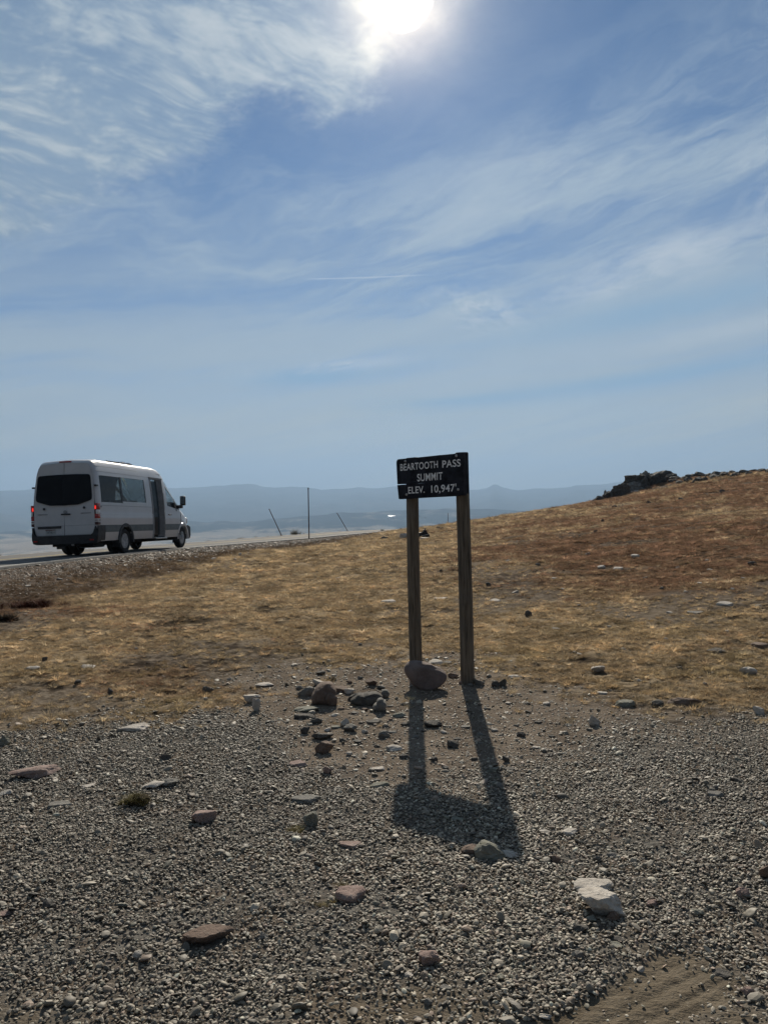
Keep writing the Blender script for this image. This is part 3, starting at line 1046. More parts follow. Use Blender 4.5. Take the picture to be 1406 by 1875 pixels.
def rock_mat(name, a, b, c, sc=9.0):
    m, t, p = mat_new(name)
    co = t.node('ShaderNodeTexCoord').outputs['Object']
    n1 = t.noise(co, sc, 6, 0.65)
    n2 = t.noise(co, sc * 6, 5, 0.65)
    n3 = t.noise(co, sc * 22, 3, 0.6)
    k_ = t.mix(t.step(n1, 0.32, 0.68), a, b)
    k_ = t.mix(t.step(n2, 0.52, 0.66, 0, 0.7), k_, c)
    k_ = t.mix(t.step(n3, 0.56, 0.72, 0, 0.4), k_, tuple(min(1, x * 0.35) for x in a))
    t.put(p.inputs['Base Color'], k_)
    p.inputs['Roughness'].default_value = 0.88
    p.inputs['Specular IOR Level'].default_value = 0.25
    bp = t.node('ShaderNodeBump')
    bp.inputs['Strength'].default_value = 0.65
    bp.inputs['Distance'].default_value = 0.012
    t.put(bp.inputs['Height'], t.add(n2, t.mul(n3, 0.4)))
    t.l.new(bp.outputs[0], p.inputs['Normal'])
    return m


RM = dict(
    pink=rock_mat("pinkish_stone", (0.20, 0.135, 0.115), (0.32, 0.235, 0.20), (0.25, 0.21, 0.19)),
    rosy=rock_mat("rosy_brown_stone", (0.135, 0.10, 0.088), (0.21, 0.16, 0.142), (0.165, 0.135, 0.12)),
    brown=rock_mat("brown_stone", (0.12, 0.082, 0.062), (0.19, 0.135, 0.105), (0.14, 0.115, 0.095)),
    grey=rock_mat("grey_stone", (0.12, 0.112, 0.10), (0.215, 0.20, 0.18), (0.16, 0.155, 0.125)),
    dark=rock_mat("dark_stone", (0.055, 0.05, 0.045), (0.11, 0.10, 0.088), (0.15, 0.13, 0.105)),
    pale=rock_mat("pale_stone", (0.36, 0.32, 0.275), (0.52, 0.475, 0.42), (0.30, 0.26, 0.22)),
    green=rock_mat("grey_green_stone", (0.13, 0.125, 0.10), (0.24, 0.235, 0.20), (0.20, 0.19, 0.12)),
)


def rock_verts(seed, style, lv=4):
    g = np.random.default_rng(seed)
    dirs, faces = ICO[lv]
    n = dict(boulder=11, wedge=8, slab=9, round=22).get(style, 12)
    N = g.normal(size=(n, 3)); N /= np.linalg.norm(N, axis=1)[:, None]
    dd = g.uniform(0.62, 1.0, n)
    if style == 'slab':
        N[0] = (g.normal() * 0.10, g.normal() * 0.08, 1); dd[0] = 0.55
        N[1] = (g.normal() * 0.08, g.normal() * 0.05, -1); dd[1] = 0.6
    if style == 'block':
        N[:5] = np.array([(1, 0, 0), (-1, 0, 0), (0, -1, 0), (0, 1, 0), (0, 0, 1)]) + g.normal(0, 0.36, (5, 3))
        dd[:5] = g.uniform(0.55, 0.85, 5)
    if style == 'wedge':
        N[0] = (g.uniform(-0.5, 0.5), g.uniform(-0.2, 0.3), 0.9); dd[0] = 0.5
    N /= np.linalg.norm(N, axis=1)[:, None]
    p = {'boulder': 24, 'round': 8}.get(style, 30)
    q = np.clip(dirs @ N.T, 1e-4, None) / dd
    r = (np.sum(q ** p, axis=1) + (1 / 1.25) ** p) ** (-1 / p)
    o = float(g.uniform(0, 90))
    nz = fbm(dirs[:, 0] * 1.7 + o, dirs[:, 1] * 1.7 + dirs[:, 2] * 1.3, 4, 0.55, o) + fbm(dirs[:, 2] * 1.9 - o, dirs[:, 0] * 1.1 - dirs[:, 1], 4, 0.55, o)
    nz2 = fbm(dirs[:, 0] * 5 + dirs[:, 2] * 3 + o, dirs[:, 1] * 5 - dirs[:, 2] * 4, 3, 0.6, o)
    r = r * (1 + 0.11 * nz + 0.055 * nz2)
    v = dirs * r[:, None]
    v -= (v.max(0) + v.min(0)) / 2
    v /= np.abs(v).max(0)
    return v, faces


def outline_verts(poly, depth, seed, lv=4, bow=0.75):
    """a rock with the given front outline (x, z) and real thickness"""
    dirs, faces = ICO[lv]
    P = np.array(poly, float)
    c = (P.max(0) + P.min(0)) / 2
    th = np.arctan2(P[:, 1] - c[1], P[:, 0] - c[0]); rad = np.hypot(P[:, 0] - c[0], P[:, 1] - c[1])
    o = np.argsort(th); th, rad = th[o], rad[o]
    th = np.concatenate([th - 2 * math.pi, th, th + 2 * math.pi]); rad = np.tile(rad, 3)
    a = np.arctan2(dirs[:, 2], dirs[:, 0])
    Rr = np.interp(a, th, rad)
    Rr = (Rr * 2 + np.interp(a - 0.06, th, rad) + np.interp(a + 0.06, th, rad)) / 4
    s = np.hypot(dirs[:, 0], dirs[:, 2]) ** bow
    nz = fbm(dirs[:, 0] * 1.6 + seed, dirs[:, 2] * 1.6 + dirs[:, 1], 4, 0.5, seed)
    v = np.stack([c[0] + np.cos(a) * Rr * s, np.sign(dirs[:, 1]) * np.abs(dirs[:, 1]) ** 0.7 * depth / 2 * (1 + 0.25 * nz), c[1] + np.sin(a) * Rr * s], 1)
    v[:, 0] += 0.03 * nz * (P[:, 0].max() - P[:, 0].min())
    v[:, 2] += 0.03 * nz * (P[:, 1].max() - P[:, 1].min())
    return v, faces


_rockn = [100]
ROCK_SPOTS = []


def cy_near(g): return g[1] < 7.5


def rock(px, py, wp, hp, mat, label=None, style='boulder', dr=0.75, group=None, cat="rock", name="rock", rz=None, sink=0.28, tilt=0.0, lv=None, seed=None):
    """a rock whose foot is at the photograph pixel (px, py) on the ground; size given in photograph pixels at that distance"""
    _rockn[0] += 1
    seed = seed or _rockn[0]
    g = ground_at(px, py)
    s = g[1] / FPX
    wd = wp * s
    d = wd * dr
    e = math.atan2(CAM_H - g[2], g[1])
    h = max((hp * s - d * 0.75 * math.sin(e)) / math.cos(e), 0.16 * wd)
    if style == 'slab': h *= 0.8
    elif cy_near(g): h *= 1.2
    cy = g[1] + d * 0.42
    cx = g[0] * cy / g[1]
    z = height(cx, cy)
    v, f = rock_verts(seed, style, lv or (4 if wp > 17 else 3))
    v = v * np.array([wd / 2, d / 2, h / 2 * (1 + sink)])
    if tilt:
        c, s_ = math.cos(tilt), math.sin(tilt)
        v = np.stack([v[:, 0] * c - v[:, 2] * s_, v[:, 1], v[:, 0] * s_ + v[:, 2] * c], 1)
    v[:, 2] += h / 2 * (1 - sink)
    o = mesh_obj(name, v, f, RM[mat])
    o.data.shade_smooth()
    if style != 'round': o.data.set_sharp_from_angle(angle=R(28))
    o.location = (cx, cy, z)
    o.rotation_euler = (0.13 if (cy > 6.8 and style in ('slab', 'wedge')) else 0.0, 0, rz if rz is not None else -math.atan2(cx, cy) + (random.random() - .5) * 0.3)
    tag(o, label, cat, group)
    ROCK_SPOTS.append((cx, cy, max(wd, d) * 0.36))
    return o


def hero(poly_px, depth, mat, label, seed, base_px, bow=0.75, lean=0.0, name="rock"):
    """outline in photograph pixels -> rock standing at base_px"""
    g = ground_at(*base_px)
    s = g[1] / FPX
    P = [((x - base_px[0]) * s, (base_px[1] - y) * s) for x, y in poly_px]
    v, f = outline_verts(P, depth, seed, 4, bow)
    v[:, 1] += v[:, 2] * lean
    o = mesh_obj(name, v, f, RM[mat], smooth=True)
    cy = g[1] + depth * 0.35
    o.location = (g[0] * cy / g[1], cy, height(g[0] * cy / g[1], cy) - 0.004)
    o.rotation_euler = (0, 0, -math.atan2(g[0], g[1]))
    tag(o, label, "rock")
    ROCK_SPOTS.append((o.location.x, o.location.y, (P[0][0] and max(abs(q[0]) for q in P)) * 0.8))
    return o


# --- at the foot of the sign
hero([(740, 1226), (744, 1218), (752, 1214), (764, 1214), (780, 1217), (798, 1224), (811, 1231), (820, 1237), (819, 1246), (812, 1254), (797, 1263), (782, 1266),
      (766, 1262), (757, 1255), (748, 1243)], 0.14, 'rosy', "big smooth pinkish boulder leaning against the foot of the left sign post", 4.0, (780, 1264), 0.42, 0.22)
rock(798, 1217, 30, 11, 'pale', "pale flat-topped stone just behind the big pinkish boulder", 'slab', 0.8)
rock(797, 1211, 13, 9, 'dark', "small dark round stone set behind the pale stone between the sign posts", 'round')
rock(817, 1216, 20, 7, 'grey', "low grey stone beside the pale one between the sign posts", 'slab')
rock(829, 1243, 20, 9, 'brown', "dark reddish stone between the big pinkish boulder and the right post", 'boulder')
rock(862, 1253, 17, 13, 'dark', "rounded dark stone pressed against the foot of the right post", 'round')
rock(877, 1256, 22, 13, 'grey', "sunlit grey stone just beside the foot of the right post", 'wedge')
rock(844, 1254, 9, 6, 'pink', "tiny pink pebble in front of the right post foot", 'round')
rock(861, 1258, 12, 7, 'grey', "small flat grey chip in front of the right post foot", 'slab')
rock(907, 1259, 15, 11, 'dark', "left one of two dark stones lying beyond the right sign post", 'boulder')
rock(920, 1257, 15, 13, 'dark', "right one of two dark stones lying beyond the right sign post", 'wedge')
rock(940, 1240, 22, 6, 'pale', "thin pale flake at the grass edge beyond the right sign post", 'slab')
# --- the scatter left of the sign
hero([(570, 1284), (576, 1270), (585, 1259), (596, 1255), (610, 1257), (617, 1266), (616, 1280), (609, 1291), (598, 1292), (582, 1291), (571, 1291)], 0.19, 'brown',
     "large rounded brown rock, biggest of the scatter left of the sign", 8.0, (593, 1292), 0.6, 0.2)
rock(607, 1294, 23, 22, 'brown', "round brown lobe of rock resting against the largest brown rock", 'round', 0.6)
rock(561, 1276, 31, 17, 'grey', "blocky grey-brown rock left of the largest brown rock", 'boulder')
rock(588, 1257, 32, 12, 'pale', "sunlit slanting pale slab behind the largest brown rock", 'slab', 0.6, tilt=-0.25)
rock(607, 1248, 20, 9, 'dark', "small dark rock at the far edge of the scatter left of the sign", 'boulder')
rock(587, 1236, 20, 8, 'dark', "lone dark stone near the grass behind the scatter left of the sign", 'boulder')
rock(624, 1268, 28, 12, 'brown', "dark reddish wedge just right of the largest brown rock", 'wedge')
rock(648, 1283, 24, 15, 'dark', "jagged dark rock touching the long dark rock", 'boulder')
rock(640, 1271, 20, 10, 'pale', "pale broken stone between the brown rock and the long dark rock", 'wedge')
hero([(640, 1284), (650, 1277), (656, 1271), (666, 1273), (678, 1271), (692, 1271), (702, 1278), (700, 1285), (690, 1290), (672, 1293), (655, 1292), (643, 1288)], 0.14, 'dark',
     "long low dark rock with a wavy top in the scatter left of the sign", 13.0, (671, 1292), 0.6, 0.15)
hero([(682, 1300), (690, 1290), (695, 1281), (699, 1280), (704, 1286), (707, 1300), (704, 1304), (690, 1304)], 0.10, 'grey',
     "upright grey triangular stone at the right end of the long dark rock", 15.0, (695, 1304), 0.65)
hero([(698, 1272), (704, 1262), (708, 1263), (712, 1275), (708, 1278), (700, 1277)], 0.07, 'grey', "small pointed grey stone behind the triangular stone", 17.0, (705, 1278), 0.65)
rock(680, 1258, 23, 13, 'brown', "brown angular block behind the long dark rock", 'wedge')
rock(698, 1263, 17, 7, 'dark', "low dark stone beside the brown angular block", 'boulder')
rock(562, 1304, 50, 12, 'green', "flat greenish slab in front of the largest brown rock", 'slab', 0.55)
rock(557, 1318, 38, 15, 'dark', "dark slab lying under the flat greenish slab", 'slab', 0.6)
rock(578, 1326, 26, 12, 'dark', "dark lump at the gravel edge below the flat greenish slab", 'boulder')
rock(559, 1345, 18, 13, 'dark', "dark round stone at the gravel edge, left of the dark wedge", 'round')
rock(591, 1356, 42, 14, 'dark', "dark wedge-shaped rock above the squarish dark rock", 'wedge', 0.6)
rock(594, 1379, 36, 22, 'brown', "squarish dark brown rock in the gravel, lowest of the scatter", 'boulder', 0.7)
rock(632, 1331, 17, 14, 'pale', "tan stone propped on the split rock below the brown rock", 'wedge')
rock(642, 1340, 26, 14, 'grey', "split grey rock on bare soil below the long dark rock", 'wedge')
rock(615, 1335, 18, 7, 'green', "low mossy-looking stone left of the split grey rock", 'slab')
rock(684, 1325, 28, 10, 'dark', "flat dark stone with a white chip in front of it", 'slab')
rock(687, 1327, 7, 4, 'pale', "bright white chip lying before the flat dark stone", 'slab')
rock(731, 1313, 26, 10, 'green', "low slanting stone just left of the left post shadow", 'wedge')
rock(703, 1351, 24, 13, 'grey', "grey lump on bare soil left of the left post shadow", 'boulder')
rock(719, 1344, 18, 7, 'grey', "flat sliver of stone behind the grey lump", 'slab')
rock(706, 1333, 13, 6, 'dark', "little dark stone above the grey lump", 'boulder')
rock(722, 1376, 30, 12, 'pale', "half buried pale stone left of the left post shadow", 'boulder')
rock(739, 1293, 14, 6, 'dark', "dark stone beside the upper left post shadow", 'boulder')
rock(793, 1333, 34, 13, 'dark', "dark flat rock at the right edge of the left post shadow", 'wedge', 0.6)
rock(742, 1330, 18, 8, 'dark', "small dark stone in the left post shadow", 'boulder')
rock(829, 1370, 22, 14, 'dark', "dark square stone on soil between the two post shadows", 'boulder')
rock(837, 1354, 17, 7, 'dark', "thin dark stone above the square one between the post shadows", 'slab')
rock(852, 1334, 18, 6, 'grey', "thin grey stone on the left edge of the right post shadow", 'slab')
rock(795, 1396, 14, 9, 'dark', "small dark stone low between the two post shadows", 'boulder')
rock(739, 1390, 18, 9, 'dark', "dark stone low in the left post shadow", 'boulder')
rock(926, 1397, 14, 12, 'dark', "small dark upright stone right of the right post shadow", 'wedge')
rock(902, 1415, 22, 12, 'green', "greenish stone on the right post shadow", 'slab')
rock(954, 1352, 18, 10, 'dark', "dark stone alone on the bare soil right of the sign", 'boulder')
rock(934, 1413, 24, 7, 'dark', "low dark stone in the soil just right of the right post shadow", 'slab')
rock(838, 1503, 26, 9, 'green', "flat pale green stone inside the board's shadow", 'slab')
rs2 = random.Random(12)
for px, py, wp, hp in [(548, 1262, 14, 7), (612, 1238, 12, 6), (640, 1252, 12, 6), (660, 1243, 11, 6), (668, 1303, 13, 6), (625, 1300, 15, 7), (650, 1308, 16, 6), (612, 1312, 13, 6),
                       (600, 1340, 14, 7), (668, 1340, 13, 7), (655, 1362, 15, 7), (690, 1368, 13, 6), (628, 1360, 14, 7), (640, 1382, 13, 7), (712, 1296, 14, 5), (716, 1318, 10, 5),
                       (760, 1352, 12, 6), (776, 1340, 12, 5), (812, 1342, 13, 6), (868, 1392, 13, 6), (815, 1408, 14, 6), (880, 1345, 12, 5), (905, 1338, 13, 5), (980, 1372, 14, 6),
                       (945, 1330, 12, 5), (985, 1325, 15, 6), (1010, 1350, 13, 6), (965, 1290, 12, 5), (1000, 1290, 14, 6), (930, 1290, 12, 5), (1040, 1330, 15, 6), (890, 1300, 10, 5)]:
    mt_ = rs2.choice(['dark', 'dark', 'brown', 'grey', 'pale'])
    side_ = "left of the left post shadow" if px < 750 else "between the two post shadows" if px < 860 else "right of the right post shadow"
    rock(px, py, wp, hp, mt_, "small loose %s stone on the bare soil %s" % (mt_, side_),
         rs2.choice(['boulder', 'wedge', 'slab']), 0.75, group="small loose stones around the sign", lv=3)
# --- front gravel
rock(898, 1578, 62, 36, 'green', "grey-green rock sunk in gravel at the tip of the sign's shadow", 'boulder', 0.7, sink=0.35)
rock(862, 1569, 40, 22, 'brown', "brown broken rock joined to the left of the grey-green rock", 'wedge', 0.8, sink=0.35)
rock(932, 1573, 36, 16, 'pale', "pale low end of rock right of the grey-green rock", 'boulder', 0.8, sink=0.4)
rock(641, 1554, 42, 12, 'pink', "flush pinkish flat stone in gravel left of the board's shadow", 'slab', 0.7, sink=0.5)
rock(642, 1655, 58, 34, 'pink', "worn pinkish slab half buried in the middle of the gravel", 'slab', 0.8, sink=0.45)
rock(1086, 1634, 76, 28, 'pale', "broad pale slab lying flat, upper of the two pale slabs", 'slab', 0.6, sink=0.3)
rock(1100, 1680, 96, 50, 'pale', "tilted pale slab with a shaded face, lower of the two pale slabs", 'wedge', 0.62, tilt=-0.16, sink=0.25)
rock(1122, 1689, 25, 19, 'brown', "small brown block under the right end of the tilted pale slab", 'boulder')
rock(786, 1775, 42, 31, 'pink', "rounded tan rock sitting loose at the bottom of the gravel", 'boulder', 0.8, sink=0.05)
rock(382, 1731, 96, 34, 'brown', "long dark reddish rock half buried low in the left gravel", 'wedge', 0.5, sink=0.3)
rock(374, 1508, 48, 26, 'pink', "tan peaked rock poking out of the left gravel", 'wedge', 0.7, sink=0.2)
rock(283, 1448, 44, 17, 'pale', "pale rock behind the mossy hummock", 'boulder', 0.7, sink=0.3)
rock(312, 1442, 36, 15, 'grey', "greyish rock right of the pale rock behind the mossy hummock", 'boulder', 0.7, sink=0.3)
rock(66, 1427, 90, 20, 'pink', "long low pink rock near the left edge of the gravel", 'boulder', 0.5, sink=0.3)
rock(110, 1478, 44, 12, 'grey', "flat grey stone flush in gravel below the long pink rock", 'slab', 0.7, sink=0.45)
rock(163, 1444, 26, 10, 'pale', "small pale flat stone between the long pink rock and the hummock", 'slab', 0.7)
rock(11, 1458, 24, 12, 'pale', "pale chip of rock below the long pink rock, at its left end", 'wedge', 0.7)
rock(10, 1678, 26, 12, 'pink', "pale pink stone by itself low at the left edge", 'boulder')
rock(569, 1514, 30, 26, 'green', "grey-green pointed rock with dry grass beside it", 'wedge', 0.7)
rock(560, 1471, 56, 15, 'grey', "smooth grey flat-topped rock above the grey-green pointed rock", 'slab', 0.6)
rock(462, 1288, 34, 15, 'pale', "white broken rock at the grass edge, left part", 'wedge', 0.6)
rock(470, 1302, 16, 20, 'pale', "white splinter of rock standing before the white broken rock", 'wedge', 0.6)
rock(484, 1258, 36, 7, 'pale', "thin white flake lying at the grass edge behind the white broken rock", 'slab', 0.6)
rock(246, 1340, 62, 15, 'pale', "wide pale flat rock at the left meeting of grass and gravel", 'slab', 0.55, sink=0.4)
rock(9, 1366, 22, 18, 'green', "grey stone at the left edge where grass meets gravel", 'boulder')
rock(600, 1420, 16, 14, 'pink', "small pink peaked stone in gravel below the dark brown rock", 'wedge')
rock(546, 1403, 36, 14, 'pink', "flush tan stone in gravel left of the small pink peaked stone", 'slab', 0.7, sink=0.45)
rock(694, 1442, 42, 9, 'green', "flat greenish stone left of the board's shadow", 'slab', 0.5, sink=0.4)
rock(690, 1412, 30, 9, 'pale', "flat tan flake left of the left post shadow", 'slab', 0.6)
rock(1042, 1533, 30, 16, 'pale', "bright pale stone right of the board's shadow", 'slab', 0.8)
rock(1121, 1571, 24, 11, 'grey', "grey stone between the bright pale stone and the broad pale slab", 'boulder')
rock(1019, 1582, 18, 14, 'brown', "brownish stone below the bright pale stone", 'boulder')
rock(1092, 1577, 15, 12, 'grey', "small grey stone left of the grey stone above the pale slabs", 'boulder')
rock(1401, 1610, 24, 24, 'brown', "dark reddish rock cut by the right edge of the view", 'wedge')
rock(1359, 1645, 25, 18, 'pink', "pinkish block in gravel near the right edge", 'boulder')
rock(1277, 1677, 24, 13, 'green', "greenish stone in gravel between the pale slabs and the pinkish block", 'boulder')
rock(1192, 1661, 22, 14, 'pink', "rounded pinkish stone right of the tilted pale slab", 'boulder')
rock(1062, 1711, 28, 16, 'dark', "dark stone below the tilted pale slab", 'boulder')
rock(1083, 1691, 18, 12, 'green', "small greenish stone touching the dark stone below the pale slab", 'boulder')
rock(1130, 1724, 28, 11, 'dark', "dark rounded stone above the flat greenish one near the mud", 'round')
rock(1127, 1735, 26, 8, 'green', "flat greenish stone below the dark rounded one near the mud", 'slab')
rock(1059, 1756, 20, 16, 'grey', "greenish grey slab stone left of the muddy patch", 'slab')
rock(1321, 1786, 34, 14, 'dark', "dark flat rock beside the tyre marks in the mud", 'slab')
rock(1368, 1824, 26, 16, 'pink', "tan stone at the lower right by the tyre marks", 'boulder')
rock(1172, 1777, 16, 11, 'pale', "pale wedge at the top edge of the muddy patch", 'wedge')
rock(998, 1864, 24, 13, 'pale', "pale stone at the lower left of the muddy patch", 'boulder')
rock(815, 1817, 22, 12, 'grey', "grey stone in the brown soil below the rounded tan rock", 'slab')
rock(748, 1790, 18, 9, 'pale', "pale pebble left below the rounded tan rock", 'round')
rock(784, 1843, 16, 12, 'grey', "small grey block at the bottom in brown soil", 'boulder')
rock(252, 1756, 20, 14, 'pale', "pale stone left below the long dark reddish rock", 'boulder')
rock(482, 1722, 22, 14, 'grey', "grey stone right of the long dark reddish rock", 'boulder')
rock(304, 1395, 22, 14, 'dark', "dark stone alone in the upper left gravel", 'wedge')
rock(1088, 1330, 22, 20, 'pale', "white forked stone on bare soil right of the sign", 'wedge')
rock(1144, 1295, 38, 16, 'green', "soil-coloured flat stone at the grass edge right of the sign", 'slab', 0.6, sink=0.4)
rock(1202, 1293, 26, 11, 'dark', "dark stone pair at the grass edge right of the sign", 'boulder')
rock(1102, 1272, 20, 8, 'pale', "pale stone at the grass edge right of the white forked stone", 'slab')
rock(1252, 1293, 60, 14, 'brown', "long brown clod at the edge of the grass on the right", 'boulder', 0.4, sink=0.3)
rock(1388, 1308, 20, 14, 'pale', "pale stone where grass meets gravel at the far right", 'boulder')
rock(1310, 1462, 30, 14, 'grey', "grey flush stone in the right gravel", 'slab', 0.7, sink=0.4)
rock(1350, 1432, 24, 11, 'dark', "dark stone in the right gravel", 'boulder')
# --- on the grass slope: stones big enough to tell apart
for a in [(1162, 1022, 16, 8, 'pale', "pale stone highest on the open brown slope right of the sign", 'slab'),
          (1100, 1041, 15, 7, 'pale', "left one of two pale stones side by side on the brown slope", 'wedge'),
          (1131, 1044, 19, 7, 'pale', "right one of two pale stones side by side on the brown slope", 'slab'),
          (1326, 1110, 30, 11, 'pale', "bright tilted pale slab on the slope near the right edge", 'slab'),
          (1272, 1124, 30, 8, 'grey', "grey flat slab left of the bright tilted slab on the slope", 'slab'),
          (1388, 1112, 12, 8, 'pale', "small pale stone on the slope right of the bright tilted slab", 'boulder'),
          (967, 1130, 14, 13, 'dark', "black round stone in the golden grass right of the sign", 'round'),
          (1019, 1156, 20, 8, 'grey', "half hidden grey slab in the grass right of the black round stone", 'slab'),
          (894, 1073, 10, 8, 'dark', "small dark stone in the grass just right of the right post", 'round'),
          (943, 1086, 13, 7, 'pale', "pale pointed stone in the grass right of the right post", 'wedge'),
          (906, 1101, 22, 6, 'pale', "pale flat stone in the grass close beside the right post", 'slab'),
          (1369, 1236, 32, 15, 'pale', "pale rough rock low on the grass near the right edge", 'boulder'),
          (1311, 1196, 34, 9, 'dark', "dark ledge stone above the pale rough rock on the right", 'slab'),
          (1391, 1187, 34, 14, 'brown', "brown slanting ledge at the right edge of the grass", 'wedge'),
          (1094, 1232, 26, 12, 'pale', "pale stone beside the dark hollow in the grass", 'wedge'),
          (1219, 1173, 8, 6, 'pale', "tiny white stone in the grass below the flat grey slab", 'boulder'),
          (1244, 1226, 10, 5, 'dark', "tiny dark stone in the grass left of the pale rough rock", 'boulder'),
          (60, 1229, 30, 10, 'pale', "pale rounded stone in the grass at the far left", 'boulder'),
          (163, 1226, 26, 9, 'pale', "pale stone with a dark side in the left grass", 'wedge'),
          (143, 1254, 14, 9, 'dark', "dark stone on the turf below the pale stone in the left grass", 'boulder'),
          (203, 1272, 10, 12, 'dark', "small black pointed stone in the left grass", 'wedge'),
          (381, 1268, 22, 11, 'dark', "dark triangular stone in the grass above the white broken rock", 'wedge'),
          (83, 1210, 10, 7, 'dark', "small dark stone in the grass above the pale rounded stone", 'round'),
          (712, 1105, 30, 8, 'pale', "pale stones flush in the grass just left of the left post", 'slab'),
          (806, 1099, 26, 7, 'pale', "pale flake in the grass between the sign posts", 'slab'),
          (807, 1048, 7, 6, 'dark', "small dark stone on the grass high between the sign posts", 'round'),
          (740, 986, 18, 11, 'pale', "pale square rock beside the road left of the left post", 'boulder'),
          (777, 988, 22, 6, 'pale', "pale flat rock beside the road between the sign posts", 'slab'),
          (704, 987, 14, 6, 'dark', "dark low rock by the road left of the pale square rock", 'boulder'),
          (1246, 917, 10, 6, 'dark', "dark boulder on the slope straight below the rock outcrop", 'boulder'),
          (1123, 929, 13, 6, 'dark', "dark boulder on the slope left below the rock outcrop", 'boulder'),
          (1187, 922, 8, 5, 'dark', "small dark boulder midway below the rock outcrop", 'boulder'),
          (1322, 902, 11, 6, 'dark', "dark boulder on the slope under the ridge at the right", 'boulder'),
          (1299, 906, 12, 4, 'dark', "low dark boulder left of the one under the ridge", 'slab'),
          (1103, 957, 6, 6, 'dark', "tiny dark boulder in the red grass band of the slope", 'round'),
          (1090, 975, 8, 5, 'dark', "dark stone under the red grass band of the slope", 'boulder'),
          (1376, 1036, 16, 8, 'dark', "dark clod on the brown slope near the right edge", 'boulder'),
          (1284, 868, 18, 8, 'dark', "dark boulder on the ridge crest right of the outcrop", 'boulder'),
          (1317, 866, 11, 6, 'dark', "second dark boulder along the ridge crest right of the outcrop", 'boulder')]:
    rock(a[0], a[1], a[2], a[3], a[4], a[5], a[6], 0.7, lv=3)
rs_ = random.Random(5)
for px, py in [(1295, 1028), (1299, 1044), (1308, 1063), (1211, 1078), (1030, 1081), (1225, 1122), (1190, 1135), (1150, 1130), (1255, 1085), (1280, 1070), (1340, 1080),
               (1180, 1060), (1060, 1110), (1115, 1150), (1205, 1210), (1170, 1248), (1290, 1255), (1330, 1160), (960, 1010), (985, 1035), (1015, 1060), (1395, 1160),
               (930, 1030), (1140, 1190), (1060, 1200), (1240, 1040), (1360, 1060), (1075, 1015)]:
    mt_ = rs_.choice(['pale', 'pale', 'pale', 'grey'])
    rock(px, py, rs_.choice([7, 8, 10, 12]), rs_.choice([4, 5, 6]), mt_, "small %s stone scattered in the grass of the %s slope right of the sign" % (mt_, "upper" if py < 1075 else "lower"),
         rs_.choice(['slab', 'wedge', 'boulder']), 0.7, group="small pale stones on the slope", lv=3)
for px, py in [(40, 1175), (300, 1240), (420, 1245), (560, 1190), (470, 1150), (640, 1120), (660, 1180), (250, 1190), (620, 1060), (585, 1015), (500, 1060)]:
    rock(px, py, rs_.choice([7, 8, 10, 12]), rs_.choice([4, 5, 6]), rs_.choice(['pale', 'grey']), "small stone lying in the golden grass left of the sign",
         rs_.choice(['slab', 'wedge', 'boulder']), 0.7, group="small stones in the left grass", lv=3)
for px, py in [(440, 1018), (392, 1025), (360, 1022), (290, 1035), (205, 1046), (160, 1060), (110, 1063), (60, 1056), (52, 1074), (330, 1030), (475, 1008), (250, 1030)]:
    rock(px, py, rs_.choice([6, 8, 11]), rs_.choice([3, 4, 5]), rs_.choice(['pale', 'pale', 'grey']), "small pale stone on the gravelly bank below the road",
         rs_.choice(['slab', 'wedge', 'boulder']), 0.7, group="small stones on the road bank", lv=3)
for px, py in [(802, 968), (809, 969), (733, 971), (738, 972), (700, 973)]:
    rock(px, py, 7, 4, 'dark', "small dark stone along the edge of the far road", 'boulder', 0.7, group="dark stones by the far road", lv=3)

